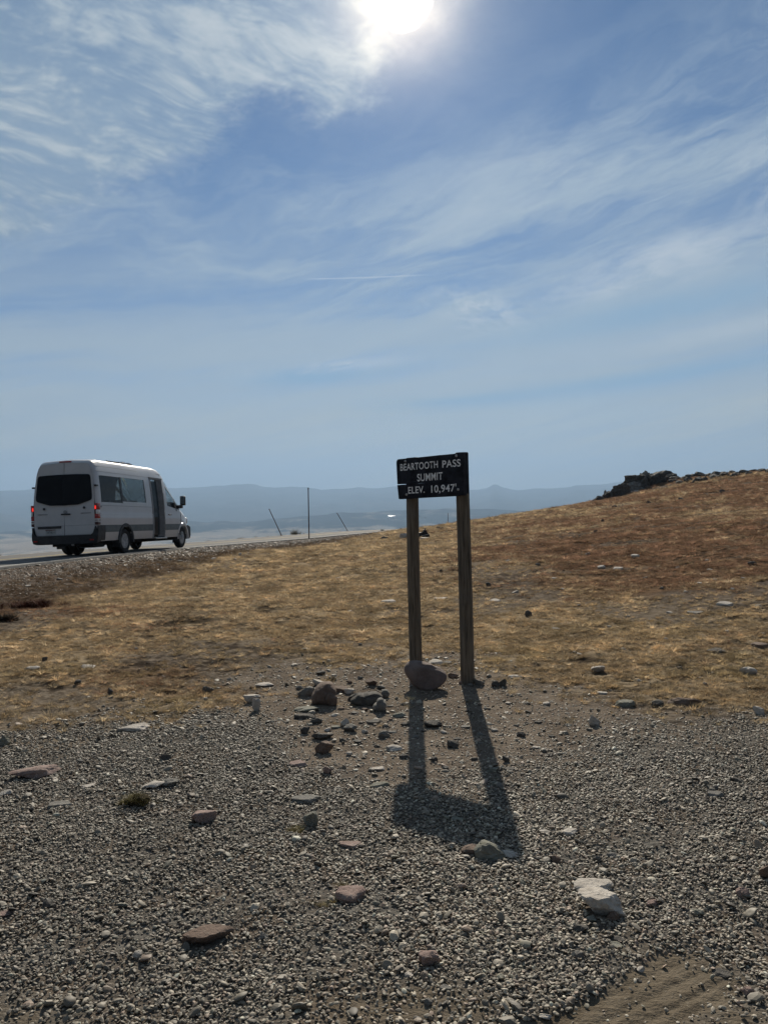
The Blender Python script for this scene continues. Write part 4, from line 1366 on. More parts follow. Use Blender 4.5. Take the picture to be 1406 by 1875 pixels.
# --- the outcrop on the skyline
g0 = ground_at(1165, 908)
outc = empty("rock_outcrop", tuple(g0))
tag(outc, "jagged dark rock outcrop of big blocks on the hill skyline", "outcrop")
YO = 61.0
for k_, (px, py, wp, hp, mt, st) in enumerate([
        (1160, 893, 38, 24, 'dark', 'wedge'), (1180, 890, 26, 27, 'grey', 'wedge'), (1160, 903, 32, 22, 'grey', 'wedge'), (1178, 896, 22, 22, 'dark', 'boulder'), (1199, 892, 36, 26, 'dark', 'wedge'), (1205, 884, 26, 17, 'grey', 'block'), (1226, 880, 24, 13, 'dark', 'block'), (1236, 881, 20, 9, 'dark', 'block'), (1090, 919, 18, 6, 'dark', 'block'), (1118, 908, 20, 9, 'grey', 'block'),
        (1214, 879, 44, 18, 'dark', 'boulder'), (1226, 877, 16, 14, 'dark', 'boulder'), (1138, 910, 28, 24, 'dark', 'wedge'), (1122, 912, 20, 18, 'dark', 'boulder'),
        (1110, 914, 16, 12, 'dark', 'wedge'), (1098, 917, 18, 9, 'dark', 'boulder'), (1150, 897, 20, 20, 'dark', 'boulder'), (1182, 874, 22, 12, 'dark', 'wedge'),
        (1164, 905, 22, 7, 'pale', 'slab'), (1141, 912, 22, 6, 'pale', 'slab'), (1196, 873, 14, 8, 'dark', 'boulder'), (1210, 889, 20, 12, 'dark', 'boulder'), (1144, 902, 20, 17, 'grey', 'block'),
        (1150, 910, 16, 10, 'grey', 'boulder'), (1128, 902, 14, 9, 'dark', 'wedge'), (1221, 868, 8, 6, 'dark', 'boulder'), (1238, 879, 16, 8, 'dark', 'boulder'),
        (1108, 905, 6, 8, 'dark', 'wedge'), (1175, 903, 18, 12, 'grey', 'boulder')]):
    Yk = YO - 2.0 + (908 - py) * 0.16 + (k_ % 3) * 0.4
    q = at(px, py, Yk)
    zg = height(q[0], q[1])
    s = Yk / FPX
    zt = q[2] + hp * s
    zb = min(q[2], zg) - 0.15
    v, f = rock_verts(460 + k_, 'slab' if st == 'slab' else 'block', 4)
    nb_ = fbm(v[:, 0] * 2.6 + k_, v[:, 2] * 2.6 + v[:, 1] * 2, 3, 0.6, k_)
    v = v * (1 + 0.16 * nb_)[:, None]
    ta_ = random.Random(k_).uniform(-0.45, 0.15)
    v = np.stack([v[:, 0] * math.cos(ta_) + v[:, 2] * math.sin(ta_) * 0.7, v[:, 1], v[:, 2] * math.cos(ta_) - v[:, 0] * math.sin(ta_) * 0.7], 1)
    v = v * np.array([wp * s / 2 * 1.08, wp * s * 0.42, (zt - zb) / 2])
    o = mesh_obj("block", v, f, RM[mt], outc, smooth=True)
    o.data.set_sharp_from_angle(angle=R(12))
    o.location = (q[0] - g0[0], q[1] - g0[1], (zt + zb) / 2 - g0[2])
# rubble along the crest of the hill to the right of it
vs, fs = [], []
for i in range(420):
    px = 1225 + (i / 420) ** 0.9 * 520
    sk = np.interp(px, [1225, 1260, 1300, 1406, 1800], [878, 874, 872, 868, 850])
    q = at(px, sk, rs_.uniform(57, 68))
    zg = height(q[0], q[1])
    sz = rs_.choice([0.10, 0.14, 0.18, 0.22, 0.30]) * rs_.uniform(0.8, 1.4)
    v, f = rock_verts(900 + i % 37, 'boulder', 2)
    v = v * np.array([sz * 1.2, sz, sz * rs_.uniform(0.6, 1.0)]) + np.array([q[0], q[1], zg + sz * 0.25])
    fs += [[a + len(vs) for a in b] for b in f]
    vs += list(v)
tag(mesh_obj("rubble", vs, fs, RM['dark']), kind='stuff')

# ================================================================== gravel, grass
def gn_scatter(name, pts, rot, scl, idx, tint, build_instances, mat):
    """one object: points that carry rotation, size, kind and colour; geometry nodes put a piece on each"""
    me = bpy.data.meshes.new(name)
    n = len(pts)
    me.vertices.add(n)
    me.vertices.foreach_set('co', np.asarray(pts, np.float32).ravel())
    a = me.attributes.new('rot', 'FLOAT_VECTOR', 'POINT'); a.data.foreach_set('vector', np.asarray(rot, np.float32).ravel())
    a = me.attributes.new('scl', 'FLOAT_VECTOR', 'POINT'); a.data.foreach_set('vector', np.asarray(scl, np.float32).ravel())
    a = me.attributes.new('pick', 'INT', 'POINT'); a.data.foreach_set('value', np.asarray(idx, np.int32))
    a = me.attributes.new('tint', 'FLOAT_COLOR', 'POINT')
    a.data.foreach_set('color', np.concatenate([tint, np.ones((n, 1))], 1).astype(np.float32).ravel())
    me.materials.append(mat)
    o = link(bpy.data.objects.new(name, me))
    tree = bpy.data.node_groups.new(name, 'GeometryNodeTree')
    tree.interface.new_socket('Geometry', in_out='INPUT', socket_type='NodeSocketGeometry')
    tree.interface.new_socket('Geometry', in_out='OUTPUT', socket_type='NodeSocketGeometry')
    N, L = tree.nodes, tree.links
    gi, go = N.new('NodeGroupInput'), N.new('NodeGroupOutput')
    iop = N.new('GeometryNodeInstanceOnPoints')
    L.new(gi.outputs[0], iop.inputs['Points'])
    iop.inputs['Pick Instance'].default_value = True
    for key, typ, sock in (('rot', 'FLOAT_VECTOR', 'Rotation'), ('scl', 'FLOAT_VECTOR', 'Scale'), ('pick', 'INT', 'Instance Index')):
        na_ = N.new('GeometryNodeInputNamedAttribute')
        na_.data_type = typ
        na_.inputs['Name'].default_value = key
        if sock == 'Rotation':
            er = N.new('FunctionNodeEulerToRotation')
            L.new(na_.outputs[0], er.inputs[0])
            L.new(er.outputs[0], iop.inputs[sock])
        else:
            L.new(na_.outputs[0], iop.inputs[sock])
    L.new(build_instances(N, L, mat), iop.inputs['Instance'])
    L.new(iop.outputs[0], go.inputs[0])
    md = o.modifiers.new('scatter', 'NODES')
    md.node_group = tree
    tag(o, kind='stuff')
    return o


def pebble_instances(N, L, mat):
    j = N.new('GeometryNodeJoinGeometry')
    for i in range(7):
        ico = N.new('GeometryNodeMeshIcoSphere')
        ico.inputs['Radius'].default_value = 1.0
        ico.inputs['Subdivisions'].default_value = 3 if i < 2 else 2
        sp_ = N.new('GeometryNodeSetPosition')
        L.new(ico.outputs[0], sp_.inputs['Geometry'])
        pos = N.new('GeometryNodeInputPosition')
        vo = N.new('ShaderNodeTexVoronoi')
        vo.voronoi_dimensions = '4D'
        vo.feature = 'SMOOTH_F1'
        vo.inputs['W'].default_value = 3.1 * i + 0.7
        vo.inputs['Scale'].default_value = 0.75
        vo.inputs['Smoothness'].default_value = 0.12
        L.new(pos.outputs[0], vo.inputs['Vector'])
        mu = N.new('ShaderNodeMath'); mu.operation = 'MULTIPLY_ADD'
        L.new(vo.outputs['Distance'], mu.inputs[0]); mu.inputs[1].default_value = 0.85; mu.inputs[2].default_value = 0.48
        sc = N.new('ShaderNodeVectorMath'); sc.operation = 'SCALE'
        L.new(pos.outputs[0], sc.inputs[0]); L.new(mu.outputs[0], sc.inputs['Scale'])
        L.new(sc.outputs[0], sp_.inputs['Position'])
        ss = N.new('GeometryNodeSetShadeSmooth')
        ss.inputs['Shade Smooth'].default_value = i < 2
        L.new(sp_.outputs[0], ss.inputs[0])
        sm = N.new('GeometryNodeSetMaterial')
        sm.inputs['Material'].default_value = mat
        L.new(ss.outputs[0], sm.inputs[0])
        gi_ = N.new('GeometryNodeGeometryToInstance')
        L.new(sm.outputs[0], gi_.inputs[0])
        L.new(gi_.outputs[0], j.inputs[0])
    return j.outputs[0]


M_peb, t, p = mat_new("gravel_stone")
ia = t.node('ShaderNodeAttribute', attribute_name='tint', attribute_type='INSTANCER')
co = t.node('ShaderNodeTexCoord').outputs['Object']
n1 = t.noise(co, 2.4, 4, 0.65)
t.put(p.inputs['Base Color'], t.mix(t.step(n1, 0.3, 0.7, 0.0, 0.5), ia.outputs['Color'], t.mix(0.5, ia.outputs['Color'], (0.03, 0.027, 0.025))))
p.inputs['Roughness'].default_value = 0.65
p.inputs['Specular IOR Level'].default_value = 0.45


def peb_tints(n, g):
    pal = np.array([(0.28, 0.26, 0.23), (0.40, 0.37, 0.325), (0.20, 0.188, 0.165), (0.28, 0.23, 0.19), (0.50, 0.465, 0.41), (0.13, 0.12, 0.11), (0.38, 0.30, 0.26), (0.26, 0.26, 0.22), (0.62, 0.59, 0.53)])
    pr_ = np.array([.22, .17, .16, .11, .09, .12, .05, .06, .05]); pr_ /= pr_.sum()
    c = pal[g.choice(len(pal), n, p=pr_)]
    return np.clip(c * g.uniform(0.75, 1.3, (n, 1)) * np.array([1.06, 1.0, 0.90]), 0.02, 0.7)


def scatter_pebbles():
    g = np.random.default_rng(3)
    P, S, T = [], [], []
    # the gravel itself: dense near, thinning where soil shows
    for (ymin, ymax, dens, s0, s1) in ((1.3, 3.2, 11000, 0.0030, 0.0078), (3.2, 5.2, 9500, 0.0032, 0.0074), (5.2, 7.4, 5000, 0.0042, 0.0085)):
        xm = 0.62 * ymax + 1.9
        n = int((ymax - ymin) * 2 * xm * dens)
        x, y = g.uniform(-xm, xm, n), g.uniform(ymin, ymax, n)
        keep = np.abs(x) < 0.58 * y + 1.9
        x, y = x[keep], y[keep]
        gr, gv, mud, sh, red, thin, sd, ez, px, py = zones(x, y)
        patch = np.clip(0.86 + 0.9 * fbm(x * 1.6, y * 1.6, 4), 0.22, 1)
        dens_ = gv * (1 - 0.94 * mud) * (1 - 0.72 * thin) * patch
        dirt = (1 - gv) * (1 - gr) * 0.17
        pr_ = dens_ + dirt + 0.006 * gr
        k_ = g.random(len(x)) < pr_
        x, y = x[k_], y[k_]
        s = s0 * (s1 / s0) ** (g.random(len(x)) ** 1.35)
        big = g.random(len(x)) < 0.028 + 0.06 * (1 - gv[k_])
        s = np.where(big, s * np.exp(g.uniform(0.35, 1.05, len(x))), s)
        P.append(np.stack([x, y], 1)); S.append(s)
    P, S = np.concatenate(P), np.concatenate(S)
    ok = np.ones(len(P), bool)
    for cx, cy, r_ in ROCK_SPOTS:
        if cy < 8: ok &= (P[:, 0] - cx) ** 2 + (P[:, 1] - cy) ** 2 > (r_ * 0.9) ** 2
    P, S = P[ok], S[ok]
    z = terrain(P[:, 0], P[:, 1])
    n = len(P)
    gvl = zones(P[:, 0], P[:, 1])[1]
    z = z + S * g.uniform(-0.10, 0.40, n) + gvl * g.uniform(0, 0.008, n)
    rot = np.stack([g.normal(0, 0.40, n), g.normal(0, 0.40, n), g.uniform(0, 6.28, n)], 1)
    asp = np.stack([g.uniform(1.0, 1.65, n), g.uniform(0.75, 1.1, n), g.uniform(0.32, 0.68, n)], 1)
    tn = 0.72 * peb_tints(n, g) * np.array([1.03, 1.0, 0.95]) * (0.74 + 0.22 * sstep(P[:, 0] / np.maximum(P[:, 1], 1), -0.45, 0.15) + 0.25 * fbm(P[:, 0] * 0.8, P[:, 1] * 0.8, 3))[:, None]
    return np.stack([P[:, 0], P[:, 1], z], 1), rot, asp * S[:, None], g.integers(0, 7, n), np.clip(tn, 0.02, 0.7)


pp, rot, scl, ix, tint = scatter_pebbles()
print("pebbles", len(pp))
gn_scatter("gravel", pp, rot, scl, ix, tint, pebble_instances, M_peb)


def scatter_bank():
    g = np.random.default_rng(8)
    n = 160000
    y = g.uniform(8, 66, n)
    sdx = g.uniform(-4.0, -0.05, n)
    i = np.clip(np.searchsorted(RE[:, 1], y), 1, len(RE) - 1)
    x = RE[i, 0] - RN[i, 0] * -sdx
    gr, gv, mud, sh, red, thin, sd, ez, px, py = zones(x, y)
    k_ = (g.random(n) < (0.62 * sh * sstep(sd, -3.2, -0.5) * np.interp(y, [15, 30, 45], [1, .7, .35]) + 0.02)) & (sd < -0.08) & (np.abs(x) < 0.6 * y + 1)
    x, y, sh = x[k_], y[k_], sh[k_]
    n = len(x)
    s = np.exp(g.normal(math.log(0.0105), 0.5, n)) * np.clip(y / 20, 0.8, 1.3)
    z = terrain(x, y) + s * 0.15
    rot = np.stack([g.normal(0, 0.35, n), g.normal(0, 0.35, n), g.uniform(0, 6.28, n)], 1)
    asp = np.stack([g.uniform(1.0, 1.6, n), g.uniform(0.7, 1.05, n), g.uniform(0.4, 0.8, n)], 1)
    t_ = peb_tints(n, g) * np.array([0.72, 0.65, 0.60])
    return np.stack([x, y, z], 1), rot, asp * s[:, None], g.integers(0, 7, n), t_


pp, rot, scl, ix, tint = scatter_bank()
print("bank stones", len(pp))
gn_scatter("roadside_gravel", pp, rot, scl, ix, tint, pebble_instances, M_peb)

# grass: tufts of dry blades, pressed low by the wind
M_grass = bpy.data.materials.new("dry_grass")
M_grass.use_nodes = True
t = NT(M_grass.node_tree)
t.n.clear()
go_ = t.node('ShaderNodeOutputMaterial')
ia = t.node('ShaderNodeAttribute', attribute_name='tint', attribute_type='INSTANCER')
df, tl, mx = t.node('ShaderNodeBsdfDiffuse'), t.node('ShaderNodeBsdfTranslucent'), t.node('ShaderNodeMixShader')
t.l.new(ia.outputs['Color'], df.inputs[0]); t.l.new(ia.outputs['Color'], tl.inputs[0])
mx.inputs[0].default_value = 0.45
t.l.new(df.outputs[0], mx.inputs[1]); t.l.new(tl.outputs[0], mx.inputs[2])
t.l.new(mx.outputs[0], go_.inputs[0])


def tuft_mesh(i, blades=34):
    g = np.random.default_rng(50 + i)
    vs, fs = [], []
    for b in range(blades):
        a = g.uniform(0, 2 * math.pi)
        r0 = g.uniform(0, 0.45)
        L_ = g.uniform(0.55, 1.15)
        lean0, lean1 = g.uniform(0.3, 0.9), g.uniform(0.9, 1.45)
        bend = g.normal(0, 0.5)
        wv = g.uniform(0.035, 0.065)
        p0 = np.array([math.cos(a) * r0, math.sin(a) * r0, -0.05])
        q = [p0]
        for k_, ln in enumerate((lean0, (lean0 + lean1) / 2, lean1)):
            aa_ = a + bend * k_ * 0.5
            q.append(q[-1] + L_ / 3 * np.array([math.sin(ln) * math.cos(aa_), math.sin(ln) * math.sin(aa_), math.cos(ln)]))
        side = np.array([-math.sin(a), math.cos(a), 0.0])
        n0 = len(vs)
        for k_, (pt, ww) in enumerate(zip(q, (1, 0.9, 0.6, 0.1))):
            vs += [pt - side * wv * ww * 0.5, pt + side * wv * ww * 0.5]
        fs += [(n0 + 2 * k_, n0 + 2 * k_ + 1, n0 + 2 * k_ + 3, n0 + 2 * k_ + 2) for k_ in range(3)]
    me = bpy.data.meshes.new("grass_tuft")
    me.from_pydata([tuple(v) for v in vs], [], fs)
    me.materials.append(M_grass)
    return bpy.data.objects.new("grass_tuft", me)


TUFTS = [tuft_mesh(i) for i in range(6)]


def tuft_instances(N, L, mat):
    j = N.new('GeometryNodeJoinGeometry')
    for o in TUFTS:
        oi = N.new('GeometryNodeObjectInfo')
        oi.inputs['Object'].default_value = o
        oi.inputs['As Instance'].default_value = True
        L.new(oi.outputs['Geometry'], j.inputs[0])
    return j.outputs[0]


def scatter_grass():
    g = np.random.default_rng(21)
    P, S, T = [], [], []
    for (y0, y1, dens, size) in ((5.0, 9.5, 900, 0.044), (9.5, 15, 520, 0.056), (15, 26, 210, 0.082), (26, 44, 80, 0.125), (44, 72, 34, 0.18)):
        xm = 0.66 * y1 + 1.0
        n = int((y1 - y0) * 2 * xm * dens)
        x, y = g.uniform(-xm, xm, n), g.uniform(y0, y1, n)
        k_ = np.abs(x) < 0.6 * y + 1.2
        x, y = x[k_], y[k_]
        gr, gv, mud, sh, red, thin, sd, ez, px, py = zones(x, y)
        sc = np.clip(y / 9, 0.8, 4)
        cl = fbm(x * 1.6 / sc ** 0.6, y * 3.4 / sc ** 0.6, 4, 0.6)
        cov = sstep(cl + 0.25 * g.normal(0, 1, len(x)), -0.62, 0.12)
        gap, dark, bare = turf(x, y, px, py)
        keep = gr * cov * (1 - 0.75 * bare) * (1 - 0.97 * dark) * (1 - 0.93 * gap) + 0.30 * sh * sstep(-sd, 0.5, 2.0) * (sd < 0)
        edge_t = (sd > ROAD_W + 0.2) & (sd < ROAD_W + 1.0)
        keep = keep + 0.05 * (1 - gv) * (1 - gr) * (y < 9) * sstep(fbm(x * 2, y * 2, 3), 0.0, 0.3)
        keep = np.where(sd > -0.3, np.where(edge_t, 0.05, 0), keep)
        m_ = g.random(len(x)) < keep
        x, y, red, cl, px, py, sh = x[m_], y[m_], red[m_], cl[m_], px[m_], py[m_], sh[m_]
        n = len(x)
        s = size * np.exp(g.normal(0, 0.28, n))
        gold = np.array([0.45, 0.32, 0.18]); tan = np.array([0.50, 0.405, 0.275]); rust = np.array([0.24, 0.14, 0.092]); olive = np.array([0.36, 0.285, 0.16])
        f = g.random(n)
        nb = fbm(x * 0.6, y * 0.9, 4, 0.6)
        c = gold[None] * (1 - f[:, None]) + tan[None] * f[:, None]
        rr_ = 0.9 * sstep(red + 0.5 * nb + g.normal(0, 0.22, n), 0.25, 0.95)
        c = c * (1 - rr_[:, None]) + rust * rr_[:, None]
        near = sstep(-y, -9.5, -6.5) * sstep(fbm(x * 0.9 + 7, y * 0.9, 3), -0.1, 0.4)
        c = c * (1 - 0.6 * near[:, None]) + olive * 0.6 * near[:, None]
        shd = sstep(sh, 0.2, 0.7) * 0.85
        c = c * (1 - shd[:, None]) + np.array([0.10, 0.068, 0.048]) * shd[:, None]
        mott = fbm(x * 2.2 / sc[m_] ** 0.7, y * 5.5 / sc[m_] ** 0.7, 4, 0.6, 2.0)
        c = c * np.exp(0.7 * mott + g.normal(-0.05, 0.22, n))[:, None]
        P.append(np.stack([x, y], 1)); S.append(s); T.append(c)
    P, S, T = np.concatenate(P), np.concatenate(S), np.concatenate(T)
    n = len(P)
    z = terrain(P[:, 0], P[:, 1])
    ok = z > -4.5
    rot = np.stack([g.normal(0, 0.12, n), g.normal(0, 0.12, n), g.uniform(0, 6.28, n)], 1)
    scl = np.stack([S * g.uniform(0.9, 1.4, n), S * g.uniform(0.9, 1.4, n), S * g.uniform(0.55, 0.95, n)], 1)
    return np.stack([P[:, 0], P[:, 1], z], 1)[ok], rot[ok], scl[ok], g.integers(0, 6, n)[ok], T[ok]


pp, rot, scl, ix, tint = scatter_grass()
print("tufts", len(pp))
gn_scatter("grass", pp, rot, scl, ix, tint, tuft_instances, M_grass)


def grass_clump(name, px, py, wp, hp, label, cat, cols, n=14, upright=1.3, group=None, seed=1, mound=None):
    """one plant: several tufts of blades joined in one mesh; each blade cluster is a child when large"""
    g = np.random.default_rng(seed)
    b = ground_at(px, py)
    s = b[1] / FPX
    w_, h_ = wp * s, hp * s
    root = empty(name, tuple(b))
    tag(root, label, cat, group)
    mt = simple(name + "_blades", cols, 0.9, spec=0.1, var=0.3, scale=30)
    vs, fs = [], []
    for i in range(n):
        src = TUFTS[i % 6].data
        v = np.array([q.co[:] for q in src.vertices])
        a = g.uniform(0, 6.28)
        c_, s_ = math.cos(a), math.sin(a)
        v = np.stack([v[:, 0] * c_ - v[:, 1] * s_, v[:, 0] * s_ + v[:, 1] * c_, v[:, 2] * upright], 1)
        ox = g.normal(0, 0.22) * w_
        oy = g.normal(0, 0.2) * w_ * 0.6
        k_ = h_ * g.uniform(0.7, 1.2)
        zz = (mound or 0) * h_ * math.exp(-(ox / (0.35 * w_)) ** 2)
        v = v * np.array([k_ * 0.9, k_ * 0.9, k_]) + np.array([ox, oy, zz])
        fs += [[q + len(vs) for q in pl.vertices] for pl in src.polygons]
        vs += list(v)
    mesh_obj("blades", vs, fs, mt, root)
    return root


o = grass_clump("mossy_hummock", 250, 1474, 54, 15, "brown and green mossy hummock among the left gravel", "moss hummock", (0.15, 0.125, 0.05), 30, 0.9, seed=3, mound=0.9)
v, f = rock_verts(77, 'round', 4)
s = ground_at(250, 1474)[1] / FPX
mm = mesh_obj("mound", v * np.array([24 * s, 20 * s, 15 * s]) + np.array([0, 10 * s, 2 * s]), f, simple("moss_soil", (0.085, 0.066, 0.038), 0.95, spec=0.1, var=0.4, scale=40, bump=0.9, bscale=120), o, smooth=True)
grass_clump("grass_tuft_plant", 590, 1655, 60, 12, "thin dry grass growing left of the worn pinkish slab", "grass tuft", (0.32, 0.26, 0.13), 9, 1.2, seed=5)
grass_clump("grass_tuft_plant", 540, 1522, 34, 14, "dry grass beside the grey-green pointed rock", "grass tuft", (0.30, 0.25, 0.12), 9, 1.2, seed=6)
grass_clump("grass_tuft_plant", 632, 1624, 30, 14, "thin dry grass growing behind the worn pinkish slab", "grass tuft", (0.32, 0.26, 0.13), 7, 1.3, seed=7)
grass_clump("dry_shrub", 52, 1013, 26, 17, "dry yellow grass clump on the far road edge left of the van", "grass clump", (0.30, 0.25, 0.15), 10, 1.8, seed=8)
grass_clump("dry_shrub", 352, 992, 14, 7, "small rusty clump on the far road edge beside the van's nose", "grass clump", (0.17, 0.12, 0.085), 8, 1.4, seed=9)
grass_clump("dry_shrub", 384, 989, 14, 5, "low rusty clump on the far road edge left of the leaning pole", "grass clump", (0.17, 0.12, 0.085), 8, 1.2, seed=10)
grass_clump("dry_shrub", 543, 980, 20, 9, "sparse dry clump on the far road edge beside the upright pole", "grass clump", (0.22, 0.19, 0.12), 7, 2.0, seed=11)
grass_clump("dry_shrub", 165, 1006, 22, 6, "dry reddish clump on the far road edge seen under the van", "grass clump", (0.24, 0.15, 0.10), 8, 1.2, seed=12)
grass_clump("heather_mat", 62, 1112, 96, 20, "dark red low shrub on the bank at the far left", "shrub", (0.11, 0.045, 0.028), 46, 1.0, seed=13)
grass_clump("heather_mat", 8, 1136, 40, 20, "dark brown shrub cut by the left edge of the view", "shrub", (0.05, 0.038, 0.025), 30, 1.0, seed=14)

# ================================================================== snow poles
M_pole = simple("weathered_pole", (0.085, 0.055, 0.05), 0.75, var=0.2, scale=10)


def snow_pole(base, top, Y, label, wid=0.055):
    b, tp = at(base[0], base[1], Y), at(top[0], top[1], Y)
    zb = height(b[0], b[1])
    b[2] = min(b[2], zb + 0.02)
    root = empty("snow_pole", tuple(b))
    tag(root, label, "snow pole", "snow poles along the road")
    dv = Vector(tp - b)
    bm = bmesh.new()
    add_cyl(bm, dv.normalized() * -0.4, dv, wid * 0.55, wid * 0.42, 10)
    bm_obj("pole", bm, M_pole, root, auto=40)
    bm = bmesh.new()
    add_cyl(bm, dv * 0.965, dv * 1.002, wid * 0.6, wid * 0.6, 10)
    bm_obj("cap", bm, M_pole, root, auto=40)


snow_pole((566, 986), (564.5, 893), 41.5, "upright snow pole on the near road edge, tallest of the poles", 0.062)
snow_pole((516, 980), (493, 932), 52, "leaning snow pole beyond the road, close left of the upright pole", 0.06)
snow_pole((637, 973), (617, 939), 66, "leaning snow pole beyond the road between the upright pole and the sign", 0.062)
snow_pole((820, 966), (820, 940), 58, "thin snow pole seen between the two sign posts", 0.045)

# ================================================================== the dark bundle by the road between the posts
g0 = ground_at(778, 985)
bun = empty("dark_bundle", tuple(g0))
tag(bun, "small black peaked bundle with a pale strap by the road between the posts", "bundle")
s = g0[1] / FPX
M_blackcloth = simple("black_cloth", (0.012, 0.012, 0.014), 0.7, var=0.3, scale=9, bump=0.4, bscale=14)
prof = [(-16, 0), (-15, 7), (-9, 10), (-5, 9), (-1, 15.5), (1.5, 15.5), (5, 7), (8, 6), (9, 0)]
bm = bmesh.new()
add_prism(bm, [(x * s, z * s) for x, z in prof], 'y', -0.16, 0.16)
bmesh.ops.bevel(bm, geom=list(bm.edges), offset=0.02, segments=2, affect='EDGES', clamp_overlap=True)
bm_obj("body", bm, M_blackcloth, bun, auto=50)
bm = bmesh.new()
add_prism(bm, [(-7 * s, 3.2 * s), (8 * s, 6.2 * s), (8 * s, 7.4 * s), (-7 * s, 4.4 * s)], 'y', -0.185, -0.155)
bm_obj("strap", bm, simple("pale_strap", (0.32, 0.32, 0.31), 0.7), bun)
bm = bmesh.new()
add_box(bm, -3.4 * s, 3.2 * s, -0.03, 0.03, 16.4 * s, 17.6 * s, 0.006)
add_box(bm, -0.6 * s, 0.8 * s, -0.02, 0.02, 14.5 * s, 16.6 * s)
bm_obj("handle", bm, M_blackcloth, bun)

# ================================================================== the van
M_paint, t, p = mat_new("silver_white_paint")
co = t.node('ShaderNodeTexCoord').outputs['Object']
n1 = t.noise(co, 2.5, 5, 0.6)
zz_ = t.sep(co)[2]
dirt = t.mul(t.step(zz_, 1.0, 0.35, 0.0, 0.6), t.step(n1, 0.3, 0.7))
t.put(p.inputs['Base Color'], t.mix(dirt, t.mix(t.step(n1, 0.3, 0.7), (0.42, 0.42, 0.43), (0.47, 0.47, 0.48)), (0.42, 0.395, 0.36)))
t.put(p.inputs['Roughness'], t.step(n1, 0.2, 0.8, 0.28, 0.42))
p.inputs['Coat Weight'].default_value = 0.35
p.inputs['Coat Roughness'].default_value = 0.12
M_band = simple("teal_grey_band", (0.055, 0.08, 0.092), 0.4, var=0.1)
M_blackp = simple("black_plastic", (0.022, 0.023, 0.027), 0.55, var=0.2)
M_under = simple("underbody", (0.012, 0.012, 0.012), 0.9, var=0.2)
M_lining = simple("cabin_lining", (0.05, 0.052, 0.055), 0.85, var=0.15)
M_greyp = simple("grey_trim", (0.23, 0.24, 0.25), 0.6, var=0.1)
M_rub = simple("tyre_rubber", (0.014, 0.014, 0.014), 0.85, var=0.25, scale=20)
M_steel = simple("wheel_steel", (0.24, 0.25, 0.27), 0.45, 0.5, var=0.2, scale=14)
M_chrome = simple("brushed_metal", (0.45, 0.46, 0.47), 0.4, 0.7, var=0.1)
M_red = simple("red_lens", (0.30, 0.012, 0.012), 0.25, spec=0.5, var=0.1)
M_wlens = simple("clear_lens", (0.62, 0.62, 0.62), 0.25, var=0.05)
M_dlens = simple("smoked_lens", (0.05, 0.012, 0.014), 0.3, var=0.1)
M_plate = simple("plate_white", (0.42, 0.44, 0.44), 0.5, var=0.08)
M_lamp = bpy.data.materials.new("lit_brake_lamp")
M_lamp.use_nodes = True
pp_ = M_lamp.node_tree.nodes['Principled BSDF']
pp_.inputs['Base Color'].default_value = (0.6, 0.02, 0.015, 1)
pp_.inputs['Emission Color'].default_value = (1.0, 0.035, 0.02, 1)
pp_.inputs['Emission Strength'].default_value = 0.7


def glass_mat(name, tint_, refl=1.0):
    m = bpy.data.materials.new(name)
    m.use_nodes = True
    t = NT(m.node_tree)
    t.n.clear()
    o = t.node('ShaderNodeOutputMaterial')
    tr = t.node('ShaderNodeBsdfTransparent'); tr.inputs[0].default_value = tint_ + (1,)
    gl = t.node('ShaderNodeBsdfGlossy'); gl.inputs['Roughness'].default_value = 0.03
    fr_ = t.node('ShaderNodeFresnel'); fr_.inputs[0].default_value = 1.5
    ms = t.node('ShaderNodeMixShader')
    t.put(ms.inputs[0], t.mul(fr_.outputs[0], refl, clamp=True))
    t.l.new(tr.outputs[0], ms.inputs[1]); t.l.new(gl.outputs[0], ms.inputs[2])
    t.l.new(ms.outputs[0], o.inputs[0])
    return m


M_tint = glass_mat("tinted_glass", (0.30, 0.34, 0.34), 0.55)
M_clear = glass_mat("cab_glass", (0.90, 0.95, 0.95), 0.6)
M_rearglass = simple("black_glass", (0.004, 0.004, 0.006), 0.12, spec=0.15, var=0.0)

LVL = np.array([.40, .52, .645, .85, 1.10, 1.18, 1.30, 1.50, 1.90, 2.27, 2.36, 2.50, 2.61, 2.69, 2.73])
WID = np.array([.955, .975, .985, .99, .995, .978, .985, .975, .945, .90, .885, .855, .815, .765, .68])
lv_f = np.array([.40, .46, .52, .58, .645, .71, .78, .85, .93, 1.02, 1.10, 1.18, 1.30, 1.50, 1.70, 1.90, 2.10, 2.27, 2.36, 2.50, 2.56, 2.61, 2.65, 2.69, 2.715, 2.73])
wd_f = np.interp(lv_f, LVL, WID)
TX = [0, .1, .4, 4.3, 4.65, 4.9, 5.2, 5.6, 6.07, 6.2, 6.6, 6.9, 7.05, 7.12]
TZ = [2.62, 2.69, 2.73, 2.74, 2.705, 2.60, 2.36, 2.02, 1.62, 1.48, 1.31, 1.16, 1.0, .86]
FX = [0, .03, .09, .2, 6.0, 6.6, 6.9, 7.05, 7.12]
FW = [.955, .975, .992, 1, 1, .97, .90, .80, .68]
WB0, WB1, RT = 1.73, 6.30, 0.365
stn = sorted(set([round(v, 3) for v in list(np.arange(0.3, 7.0, 0.11)) + [0, .03, .07, .12, .2, .26, 1.56, 1.62, 3.27, 3.74, 4.70, 4.95, 5.70, 5.78, 6.05, 7.05, 7.12]]))
stn = [s for i, s in enumerate(stn) if i == 0 or s - stn[i - 1] > 0.018 or s in (.03, 1.56, 1.62, 3.27, 3.74, 4.70, 4.95, 5.70, 5.78, 6.05)]
NS, NLV = len(stn), len(lv_f)


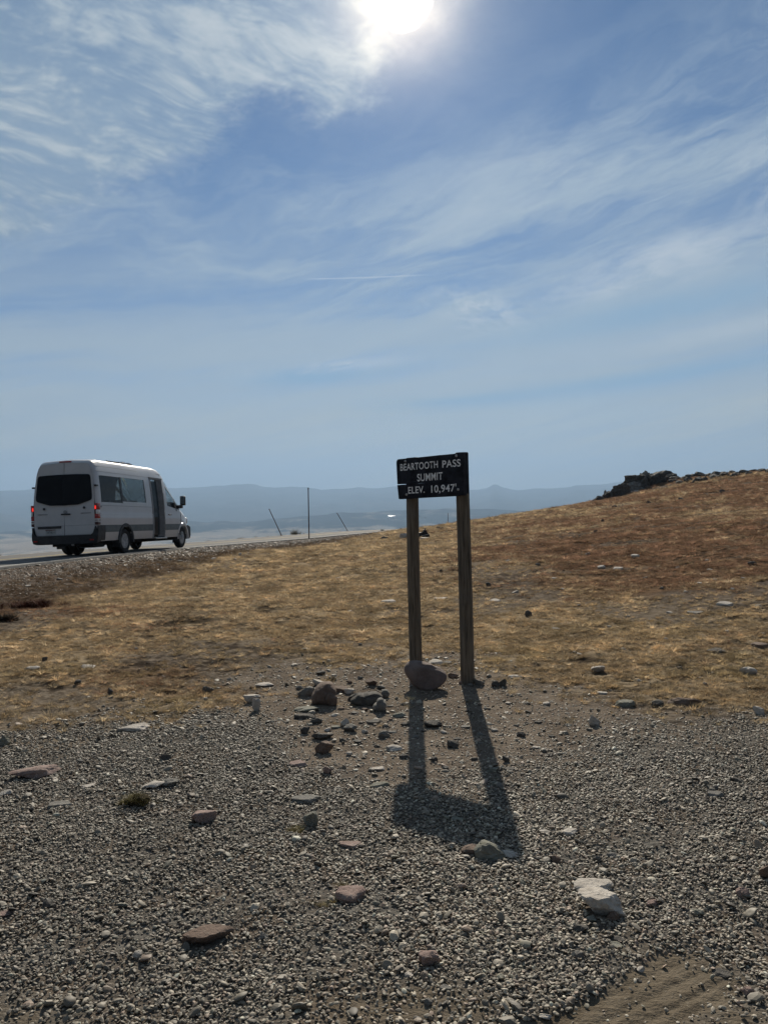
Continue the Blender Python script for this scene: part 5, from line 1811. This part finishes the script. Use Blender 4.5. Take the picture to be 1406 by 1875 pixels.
def body_pt(x, l, side, off=0.0):
    T = np.interp(x, TX, TZ)
    pv = min(1.3, .40 + (T - .40) * .74)
    z = .40 + (l - .40) * (pv - .40) / .9 if l <= 1.3 else pv + (l - 1.3) * (T - pv) / 1.43
    y = np.interp(l, LVL, WID) * np.interp(x, FX, FW)
    if off:
        y = max(y - off, 0); z = min(z, T - off)
    xx = x + (0.10 * max(z - 1.3, 0) ** 1.4 / 1.6 * max(0, 1 - x / 0.6) if x < 0.6 else 0)
    if x > 6.9: xx -= 0.10 * abs(z - .75) ** 2
    return (xx, side * y, z)


def cell_kind(x, l, side):
    if (x - WB0) ** 2 + (l - RT) ** 2 < 0.445 ** 2 or (x - WB1) ** 2 + (l - RT) ** 2 < 0.445 ** 2: return 'arch'
    if 1.50 < l < 2.27:
        if .26 < x < 1.56 or 1.62 < x < 3.27: return 'side_window'
        if (4.95 < x < 5.70): return 'cab_window'
        if 5.78 < x < 6.05: return 'quarter_window'
    if side < 0 and 3.74 < x < 4.70 and .40 < l < 2.36: return 'doorway'
    if l > 2.40 and 4.97 < x < 6.05: return 'windshield'
    return 'body'


def shell(off, want, mats=None, cell_mat=None, side_only=None):
    """faces of the van's skin whose cells are of the wanted kinds"""
    bm = bmesh.new()
    grid = {}

    def V(i, j, s):
        if j == NLV: s = 1
        key = (i, j, s)
        if key not in grid:
            if j == NLV:
                T = np.interp(stn[i], TX, TZ)
                q = list(body_pt(stn[i], 2.73, 1, off)); q[1] = 0.0; q[2] = T + 0.035 - off
            else:
                q = body_pt(stn[i], lv_f[j], s, off)
            grid[key] = bm.verts.new(q)
        return grid[key]
    for i in range(NS - 1):
        xc = (stn[i] + stn[i + 1]) / 2
        for j in range(NLV):
            lc = (lv_f[j] + lv_f[j + 1]) / 2 if j < NLV - 1 else 2.74
            for s in (-1, 1):
                if side_only and s != side_only: continue
                kd = cell_kind(xc, lc, s)
                if kd not in want: continue
                f = bm.faces.new((V(i, j, s), V(i + 1, j, s), V(i + 1, j + 1, s), V(i, j + 1, s)))
                if cell_mat: f.material_index = cell_mat(xc, lc, s)
    return bm, V


van_c = np.array([-9.343, 22.517])
hd = R(6.8)
vd = np.array([math.sin(hd), math.cos(hd)])


def road_z(q):
    sd, ez = road_sd(np.array([q[0]]), np.array([q[1]]))
    return float(ez[0] - 0.02 * sd[0])


zr_, zf_ = road_z(van_c + vd * WB0), road_z(van_c + vd * WB1)
slope = (zf_ - zr_) / (WB1 - WB0)
van = empty("passenger_van", (van_c[0], van_c[1], zr_ - WB0 * slope + 0.004))
van.scale = (1.04, 1.035, 1.045)
van.rotation_euler = (R(-1.15), -math.atan(slope), R(90) - hd)
tag(van, "white high-roof passenger van on the road with its side door open and brake lights on", "van")


def vmat(x, l, s):
    if .645 < l < .85 and x > 0.12: return 1
    return 0


bm, V = shell(0, ('body',), cell_mat=vmat)
ring = [V(0, j, -1) for j in range(NLV)] + [V(0, NLV, 1)] + [V(0, j, 1) for j in range(NLV - 1, -1, -1)]
bm.faces.new(ring)
rf = [V(NS - 1, j, -1) for j in range(NLV)] + [V(NS - 1, NLV, 1)] + [V(NS - 1, j, 1) for j in range(NLV - 1, -1, -1)]
bm.faces.new(rf)
bm_obj("body", bm, [M_paint, M_band], van, auto=38)
bm, V = shell(0.035, ('body',))
bm_obj("cabin_lining", bm, M_lining, van, auto=38)
for s in (-1, 1):
    for kd, nm, mt in (('cab_window', 'cab_window', M_clear), ('quarter_window', 'quarter_window', M_clear)):
        bm, V = shell(0.01, (kd,), side_only=s)
        bm_obj(nm, bm, mt, van, auto=40)
    full = stn
    for a, b in ((.26, 1.56), (1.62, 3.27)):
        bm, V = shell(0.004, ('side_window',), side_only=s)
        bmesh.ops.delete(bm, geom=[f for f in bm.faces if not (a < f.calc_center_median().x < b)], context='FACES')
        bm_obj("side_window", bm, M_tint, van, auto=40)
bm, V = shell(0.008, ('windshield',))
bm_obj("windshield", bm, M_clear, van, auto=40)


def side_y(z):
    return float(np.interp(z, LVL, WID))


def side_strip(name, x0, x1, z0, z1, out, mat, depth=0.03, side=-1, n=10):
    """a strip lying on the body side, following its lean"""
    bm = bmesh.new()
    rows = []
    for k_ in range(n + 1):
        z = z0 + (z1 - z0) * k_ / n
        y1, y0 = side * (side_y(z) + out), side * (side_y(z) + out - depth)
        rows.append([bm.verts.new((x0, y1, z)), bm.verts.new((x1, y1, z)), bm.verts.new((x1, y0, z)), bm.verts.new((x0, y0, z))])
    for a, b in zip(rows, rows[1:]):
        for q in range(4): bm.faces.new((a[q], a[(q + 1) % 4], b[(q + 1) % 4], b[q]))
    bm.faces.new(rows[0]); bm.faces.new(rows[-1][::-1])
    return bm_obj(name, bm, mat, van)


# bodyside: seams, rails, window base trim, the open door
side_strip("window_divider", 1.54, 1.64, 1.49, 2.28, 0.004, M_blackp, 0.02)
side_strip("window_trim", 1.60, 3.30, 1.49, 1.545, 0.006, M_paint, 0.02, n=1)
side_strip("body_crease", .16, 3.72, 1.40, 1.415, 0.002, M_greyp, 0.02, n=1)
side_strip("body_crease", .16, 3.72, 2.375, 2.388, 0.002, M_greyp, 0.02, n=1)
side_strip("drip_rail", .20, 4.75, 2.53, 2.545, 0.002, M_greyp, 0.02, n=1)
side_strip("side_rail", .16, 3.72, 1.155, 1.185, 0.012, M_paint, 0.03, n=1)
side_strip("door_jamb", 3.70, 3.79, .40, 2.36, 0.012, M_greyp, 0.14)
side_strip("door_seal", 3.79, 3.82, .42, 2.34, 0.0, M_blackp, 0.10)
side_strip("door_header", 3.70, 4.74, 2.34, 2.40, 0.014, M_blackp, 0.10, n=1)
# entrance door: the rear leaf is dark glass in a light frame, the front leaf a grey panel folded out
leaf = bmesh.new()
rows = []
for k_ in range(13):
    z = .44 + (2.33 - .44) * k_ / 12
    y = -side_y(z)
    rows.append([leaf.verts.new((4.26, y + 0.06, z)), leaf.verts.new((4.34, y - 0.150, z)), leaf.verts.new((4.375, y - 0.140, z)), leaf.verts.new((4.295, y + 0.07, z))])
for a, b in zip(rows, rows[1:]):
    for q in range(4): leaf.faces.new((a[q], a[(q + 1) % 4], b[(q + 1) % 4], b[q]))
leaf.faces.new(rows[0]); leaf.faces.new(rows[-1][::-1])
door = bm_obj("entrance_door", leaf, simple("grey_door_panel", (0.20, 0.215, 0.23), 0.6, var=0.1), van)
bm = bmesh.new()
rows = []
for k_ in range(13):
    z = .50 + (2.28 - .50) * k_ / 12
    y = -side_y(z)
    rows.append([bm.verts.new((3.98, y + 0.10, z)), bm.verts.new((4.29, y + 0.015, z)), bm.verts.new((4.295, y + 0.03, z)), bm.verts.new((3.985, y + 0.115, z))])
for a, b in zip(rows, rows[1:]):
    for q in range(4): bm.faces.new((a[q], a[(q + 1) % 4], b[(q + 1) % 4], b[q]))
bm.faces.new(rows[0]); bm.faces.new(rows[-1][::-1])
bm_obj("door_glass", bm, simple("dark_door_glass", (0.02, 0.035, 0.045), 0.15), door)
bm = bmesh.new()
for k_ in range(12):
    pass
add_cyl(bm, (3.96, -0.86, .48), (3.96, -0.80, 2.3), 0.02, 0.02, 8)
bm_obj("door_post", bm, M_chrome, door)
bm = bmesh.new()
add_box(bm, 3.80, 4.72, -1.04, -0.60, .365, .41, 0.01)
bm_obj("step", bm, M_chrome, van)
# floor, chassis, tank, exhaust, mud flaps
bm = bmesh.new()
add_box(bm, 0.1, 6.5, -0.86, 0.86, .40, .46)
add_box(bm, 0.1, 6.7, -0.45, 0.45, .28, .40)
add_box(bm, 2.35, 3.3, 0.35, 0.85, .24, .41, 0.03)
add_box(bm, 0.25, 0.95, -0.70, -0.20, .22, .40, 0.05)
bm_obj("chassis", bm, M_under, van)
bm = bmesh.new()
add_box(bm, 0.9, 5.0, -0.88, -0.84, 1.42, 1.44)
for sx in (1.2, 2.1, 3.0):
    for sy in (-0.52, 0.52):
        add_box(bm, sx, sx + 0.12, sy - 0.22, sy + 0.22, .9, 1.62, 0.04)
        add_box(bm, sx, sx + 0.48, sy - 0.22, sy + 0.22, .75, .90, 0.04)
bm_obj("passenger_seats", bm, M_lining, van, auto=40)
bm = bmesh.new()
for sy in (-0.48, 0.48):
    add_box(bm, 5.15, 5.29, sy - 0.25, sy + 0.20, .9, 1.45, 0.05)
    add_box(bm, 5.2, 5.68, sy - 0.25, sy + 0.25, .75, .92, 0.05)
add_box(bm, 5.95, 6.25, -0.85, 0.85, .9, 1.36, 0.06)
bm_obj("cab_interior", bm, M_lining, van, auto=40)
bm = bmesh.new()
add_cyl(bm, (0.05, -0.18, .33), (0.6, -0.18, .36), 0.04, 0.04, 12)
bm_obj("exhaust_pipe", bm, M_chrome, van, auto=40)
for x in (WB0 - 0.44, WB1 - 0.44):
    for s in (-1, 1):
        bm = bmesh.new()
        add_box(bm, x - 0.015, x, s * 0.95 - 0.13 + (0.07 if s < 0 else -0.07), s * 0.95 + 0.13 + (0.07 if s < 0 else -0.07), .19, .52)
        bm_obj("mud_flap", bm, M_blackp, van)
# wheel arches and wheel wells
for x in (WB0, WB1):
    for s in (-1, 1):
        bm = bmesh.new()
        na2 = 18
        o_, i_, oo, ii = [], [], [], []
        for k_ in range(na2 + 1):
            a = R(-8) + R(196) * k_ / na2
            c, sn = math.cos(a), math.sin(a)
            for lst, rad_, yy in ((o_, 0.515, 0.985), (oo, 0.50, 1.012), (ii, 0.425, 1.012), (i_, 0.415, 0.90)):
                lst.append(bm.verts.new((x + c * rad_, s * yy * (0.985 if x > 5 else 1), RT + 0.02 + sn * rad_)))
        for la, lb in ((o_, oo), (oo, ii), (ii, i_)):
            for k_ in range(na2): bm.faces.new((la[k_], la[k_ + 1], lb[k_ + 1], lb[k_]))
        bm_obj("wheel_arch", bm, M_blackp if x < 5 else M_paint, van, auto=40)
        bm = bmesh.new()
        pr2, pi2 = [], []
        for k_ in range(na2 + 1):
            a = R(-8) + R(196) * k_ / na2
            c, sn = math.cos(a) * 0.45, math.sin(a) * 0.45
            pr2.append(bm.verts.new((x + c, s * 0.965, RT + 0.02 + sn))); pi2.append(bm.verts.new((x + c, s * 0.42, RT + 0.02 + sn)))
        for k_ in range(na2): bm.faces.new((pr2[k_], pr2[k_ + 1], pi2[k_ + 1], pi2[k_]))
        bm.faces.new(pi2)
        bm_obj("wheel_well", bm, M_under, van)


def wheel(x, y_out, side, dish, width=0.20):
    """y_out: outer face of the tyre"""
    c = (x, side * y_out, RT)
    d = -side
    root = bpy.data.objects.new("wheel", None)
    root.location = c
    link(root, van)
    bm = bmesh.new()
    w_ = width
    prof = [(.225, .02), (.27, .004), (.325, 0.0), (.352, .018), (RT, .05), (RT, w_ - .05), (.352, w_ - .018), (.325, w_), (.225, w_ - .02)]
    add_lathe(bm, [(r, d * h) for r, h in prof] + [(.225, d * .02)], (0, 0, 0), 'y', 36)
    for k_ in range(36):
        a = 2 * math.pi * k_ / 36
        p0 = Vector((math.cos(a) * (RT + .001), d * .05, math.sin(a) * (RT + .001)))
        add_cyl(bm, p0, p0 + Vector((0, d * (w_ - .10), 0)), .006, .006, 4)
    bm_obj("tyre", bm, M_rub, root, auto=40)
    bm = bmesh.new()
    add_lathe(bm, [(.226, d * .015), (.215, d * .03), (.195, d * (dish * .6 + .02)), (.17, d * dish), (.10, d * dish), (.085, d * (dish - .03)), (.05, d * (dish - .045)), (0, d * (dish - .05))], (0, 0, 0), 'y', 32)
    rim = bm_obj("rim", bm, M_steel, root, auto=35)
    bm = bmesh.new()
    for k_ in range(6):
        a = 2 * math.pi * k_ / 6
        p0 = Vector((math.cos(a) * .115, d * dish, math.sin(a) * .115))
        add_cyl(bm, p0, p0 + Vector((0, -d * .025, 0)), .014, .012, 6)
    bm_obj("wheel_nuts", bm, M_chrome, root)
    return root


for s in (-1, 1):
    wheel(WB0, 0.955, s, 0.115)
    wheel(WB0, 0.70, s, 0.06)
    wheel(WB1, 0.945, s, 0.03, 0.22)


# the back: two doors with dark glass, handle, plate, lamps, bumper
def tilt_x(z): return 0.10 * max(z - 1.3, 0) ** 1.4 / 1.6


def back_panel(name, poly, x0, x1, mat, parent, bevel=0.0):
    """poly: (y, z) outline lying on the rear face"""
    bm = bmesh.new()
    add_prism(bm, poly, 'x', x0, x1)
    for v in bm.verts: v.co.x += tilt_x(v.co.z)
    if bevel: bmesh.ops.bevel(bm, geom=[e for e in bm.edges if abs(e.verts[0].co.x - e.verts[1].co.x) < 0.02 + 0.1 * abs(e.verts[0].co.z - e.verts[1].co.z) and min(e.verts[0].co.x - tilt_x(e.verts[0].co.z), e.verts[1].co.x - tilt_x(e.verts[1].co.z)) <= x0 + 1e-3], offset=bevel, segments=2, affect='EDGES')
    return bm_obj(name, bm, mat, parent, auto=30)


for s in (-1, 1):
    e = 0.006
    dpoly = [(s * e, .60), (s * .82, .60), (s * .885, .66), (s * .905, .85), (s * .905, 1.35), (s * .875, 1.95), (s * .835, 2.3), (s * .775, 2.5), (s * .70, 2.585), (s * .60, 2.61), (s * e, 2.635)]
    dr_ = back_panel("rear_door", dpoly, -0.028, 0.004, M_paint, van, 0.008)
    gpoly = [(s * .0008, 1.435), (s * .42, 1.445), (s * .70, 1.525), (s * .80, 1.56), (s * .835, 1.60), (s * .84, 1.68), (s * .795, 2.20), (s * .775, 2.265), (s * .73, 2.29), (s * .40, 2.305), (s * .0008, 2.31)]
    back_panel("rear_window", gpoly, -0.036, -0.027, M_rearglass, dr_)
    bm = bmesh.new()
    add_lathe(bm, [(.038, 0), (.036, -.008), (.02, -.012), (0, -.012)], (0, 0, 0), 'y', 14)
    for v in bm.verts: v.co = Vector((v.co.y, v.co.x, v.co.z)) + Vector((-0.028 + tilt_x(1.36), s * .60, 1.355))
    bm_obj("door_lock_cap", bm, M_blackp, dr_, auto=40)
    for k_, zz in enumerate((1.98, 1.0)):
        bm = bmesh.new()
        add_box(bm, -0.03 + tilt_x(zz), 0.09 + tilt_x(zz), s * .90 if s > 0 else s * 1.0 + (0.03 if zz > 1.5 else 0), s * 1.0 - (0.03 if zz > 1.5 else 0) if s > 0 else s * .90, zz - .035, zz + .01, 0.004)
        bm_obj("hinge", bm, M_blackp if zz > 1.5 else M_paint, dr_)
    # small raised lettering, too small to read
    bm = bmesh.new()
    for q in range(9):
        y0 = s * .50 + s * .034 * q
        add_box(bm, -0.031, -0.027, min(y0, y0 + s * .022), max(y0, y0 + s * .022), 1.185, 1.215)
    bm_obj("badge_lettering", bm, M_greyp, dr_)
    # horizontal seam low on the door
    bm = bmesh.new()
    add_box(bm, -0.0295, -0.026, min(s * .01, s * .90), max(s * .01, s * .90), .862, .870)
    bm_obj("door_seam", bm, M_greyp, dr_)
bm = bmesh.new()
add_box(bm, -0.05, -0.025, -0.19, 0.09, 1.165, 1.205, 0.012)
bm_obj("door_handle", bm, M_blackp, van)
bm = bmesh.new()
add_lathe(bm, [(.055, 0), (.05, -.008), (.0, -.012)], (0, 0, 0), 'y', 18)
for v in bm.verts: v.co = Vector((v.co.y - 0.028, v.co.x - 0.03, v.co.z + 1.25))
bm_obj("round_emblem", bm, M_greyp, van, auto=40)
bm = bmesh.new()
add_box(bm, -0.05, -0.02, 0.10, 0.80, .795, .86, 0.01)
bm_obj("plate_light_bar", bm, M_blackp, van)
bm = bmesh.new()
add_box(bm, -0.036, -0.026, 0.27, 0.58, .635, .775, 0.004)
pl2 = bm_obj("license_plate", bm, M_plate, van)
bm = bmesh.new()
add_box(bm, -0.0385, -0.0362, 0.28, 0.57, .745, .768)
bm_obj("plate_heading", bm, simple("plate_red", (0.16, 0.05, 0.045), 0.5), pl2)
bm = bmesh.new()
for q in range(6):
    y0 = 0.30 + 0.043 * q
    add_box(bm, -0.0385, -0.0362, y0, y0 + 0.012, .662, .728)
    if q in (0, 2, 3, 5): add_box(bm, -0.0385, -0.0362, y0 + 0.0125, y0 + 0.026, .716 if q % 2 else .69, .728 if q % 2 else .70)
bm_obj("plate_characters", bm, M_blackp, pl2)
bm = bmesh.new()
add_box(bm, -0.02, 0.06, -0.19, 0.16, 2.652, 2.69, 0.008)
for v in bm.verts: v.co.x += tilt_x(v.co.z)
bm_obj("high_brake_light", bm, M_red, van)
for s in (-1, 1):
    root = bpy.data.objects.new("tail_light", None)
    link(root, van)
    root.location = (0, 0, 0)

    def lens(nm, z0, z1, mat, y0=.905, y1=1.0, x0=-0.03, x1=0.14, bev=0.012):
        bm = bmesh.new()
        add_box(bm, x0, x1, s * y0 if s > 0 else s * y1, s * y1 if s > 0 else s * y0, z0, z1, bev)
        return bm_obj(nm, bm, mat, root, auto=40)
    lens("red_lens", 1.285, 1.465, M_red)
    lens("brake_lamp", 1.30, 1.40, M_lamp, .915, .962, -0.036, -0.02, 0.02)
    lens("amber_lens", 1.165, 1.284, M_dlens, .905, .945)
    lens("clear_lens", 1.165, 1.284, M_wlens, .946, 1.0)
    lens("red_lens", 1.035, 1.164, M_red)
    lens("clear_lens", 1.012, 1.034, M_wlens, .905, 1.0, bev=0.003)
    lens("smoked_lens", .965, 1.011, M_dlens)
    lens("clear_lens", .945, .964, M_wlens, .905, 1.0, bev=0.003)
    lens("smoked_lens", .865, .944, M_dlens)
bm = bmesh.new()
poly = [(-.99, .50), (-.96, .38), (-.80, .345), (.80, .345), (.96, .38), (.99, .50), (.99, .64), (.93, .84), (.905, .80), (.895, .64), (.82, .575), (-.82, .575), (-.895, .64), (-.905, .80), (-.93, .84), (-.99, .64)]
add_prism(bm, poly, 'x', -0.11, 0.20)
for v in bm.verts:
    if abs(v.co.y) > .9 and v.co.x < 0: v.co.x += 0.06
bmesh.ops.bevel(bm, geom=[e for e in bm.edges if e.is_convex], offset=0.015, segments=2, affect='EDGES', clamp_overlap=True)
bmp = bm_obj("rear_bumper", bm, M_blackp, van, auto=40)
for s in (-1, 1):
    bm = bmesh.new()
    add_box(bm, -0.116, -0.10, s * .84 - .06, s * .84 + .06, .43, .47, 0.005)
    bm_obj("reflector", bm, M_red, bmp)
    side_strip("bumper_wrap", 0.0, 0.42, .42, .84, 0.010, M_blackp if s < 0 else M_blackp, 0.03, side=s, n=5)
# fuel cap, marker lamps
bm = bmesh.new()
add_lathe(bm, [(.026, 0), (.022, -.008), (0, -.010)], (.22, -.983, 1.37), 'y', 12)
bm_obj("marker_cap", bm, M_blackp, van, auto=40)
# cab door: seams, handle, mirror, quarter pillar
for x0 in (4.72, 6.12):
    side_strip("door_seam", x0, x0 + 0.014, .45, 1.9 if x0 < 5 else 1.28, 0.0025, M_blackp, 0.02, n=8)
bm = bmesh.new()
add_box(bm, 5.02, 5.22, -1.022, -0.985, 1.155, 1.19, 0.012)
bm_obj("cab_door_handle", bm, M_blackp, van)
for s in (-1, 1):
    bm, V = shell(-0.003, ('body',), side_only=s)
    bmesh.ops.delete(bm, geom=[f for f in bm.faces if not (5.69 < f.calc_center_median().x < 5.79 and 1.32 < f.calc_center_median().z < 2.0 and abs(f.calc_center_median().y) > .85)], context='FACES')
    if bm.faces: bm_obj("window_pillar", bm, M_blackp, van)
    else: bm.free()
    mr = bpy.data.objects.new("wing_mirror", None)
    link(mr, van)
    bm = bmesh.new()
    add_box(bm, 5.98, 6.12, s * 1.11 - .09, s * 1.11 + .09, 1.50, 1.84, 0.045, 3)
    bm_obj("mirror_housing", bm, M_blackp, mr, auto=40)
    bm = bmesh.new()
    add_box(bm, 5.972, 5.979, s * 1.11 - .07, s * 1.11 + .07, 1.56, 1.82, 0.003)
    bm_obj("mirror_glass", bm, simple("mirror_silver", (0.35, 0.37, 0.40), 0.12, 0.9, var=0.02), mr)
    bm = bmesh.new()
    add_box(bm, 5.90, 6.10, min(s * .93, s * 1.10), max(s * .93, s * 1.10), 1.40, 1.52, 0.03)
    bm_obj("mirror_arm", bm, M_blackp, mr, auto=40)
    bm = bmesh.new()
    add_box(bm, 6.78, 7.0, min(s * .72, s * .90), max(s * .72, s * .90), .86, 1.08, 0.05, 3)
    bm_obj("headlight", bm, M_wlens, van, auto=40)
bm = bmesh.new()
poly = [(6.55, .30), (7.10, .30), (7.20, .42), (7.19, .74), (7.06, .80), (6.80, .80), (6.80, .62), (6.72, .50), (6.66, .40)]
add_prism(bm, poly, 'y', -0.93, 0.93)
bmesh.ops.bevel(bm, geom=list(bm.edges), offset=0.03, segments=2, affect='EDGES', clamp_overlap=True)
bm_obj("front_bumper", bm, M_blackp, van, auto=40)
bm = bmesh.new()
add_box(bm, 6.95, 7.14, -0.5, 0.5, .83, 1.0, 0.03)
bm_obj("grille", bm, M_blackp, van, auto=40)
# air conditioner on the roof
ac = bpy.data.objects.new("roof_air_conditioner", None)
link(ac, van)
bm = bmesh.new()
add_prism(bm, [(1.15, 2.725), (1.35, 2.775), (2.30, 2.805), (2.42, 2.80), (2.42, 2.725)], 'y', -0.62, 0.62)
bmesh.ops.bevel(bm, geom=list(bm.edges), offset=0.03, segments=2, affect='EDGES', clamp_overlap=True)
bm_obj("condenser_housing", bm, M_paint, ac, auto=40)
bm = bmesh.new()
add_prism(bm, [(2.40, 2.725), (2.40, 2.82), (2.58, 2.82), (2.75, 2.79), (2.78, 2.725)], 'y', -0.64, 0.64)
bmesh.ops.bevel(bm, geom=list(bm.edges), offset=0.035, segments=3, affect='EDGES', clamp_overlap=True)
bm_obj("white_shroud", bm, M_paint, ac, auto=40)
bm = bmesh.new()
add_prism(bm, [(2.76, 2.72), (2.76, 2.81), (2.95, 2.82), (3.10, 2.79), (3.40, 2.74), (3.42, 2.72)], 'y', -0.60, 0.60)
bmesh.ops.bevel(bm, geom=list(bm.edges), offset=0.03, segments=2, affect='EDGES', clamp_overlap=True)
bm_obj("front_fairing", bm, M_greyp, ac, auto=40)
bm = bmesh.new()
for k_ in range(7):
    add_box(bm, 1.35 + k_ * .13, 1.40 + k_ * .13, -0.635, -0.615, 2.745, 2.78)
bm_obj("louvre", bm, M_blackp, ac)
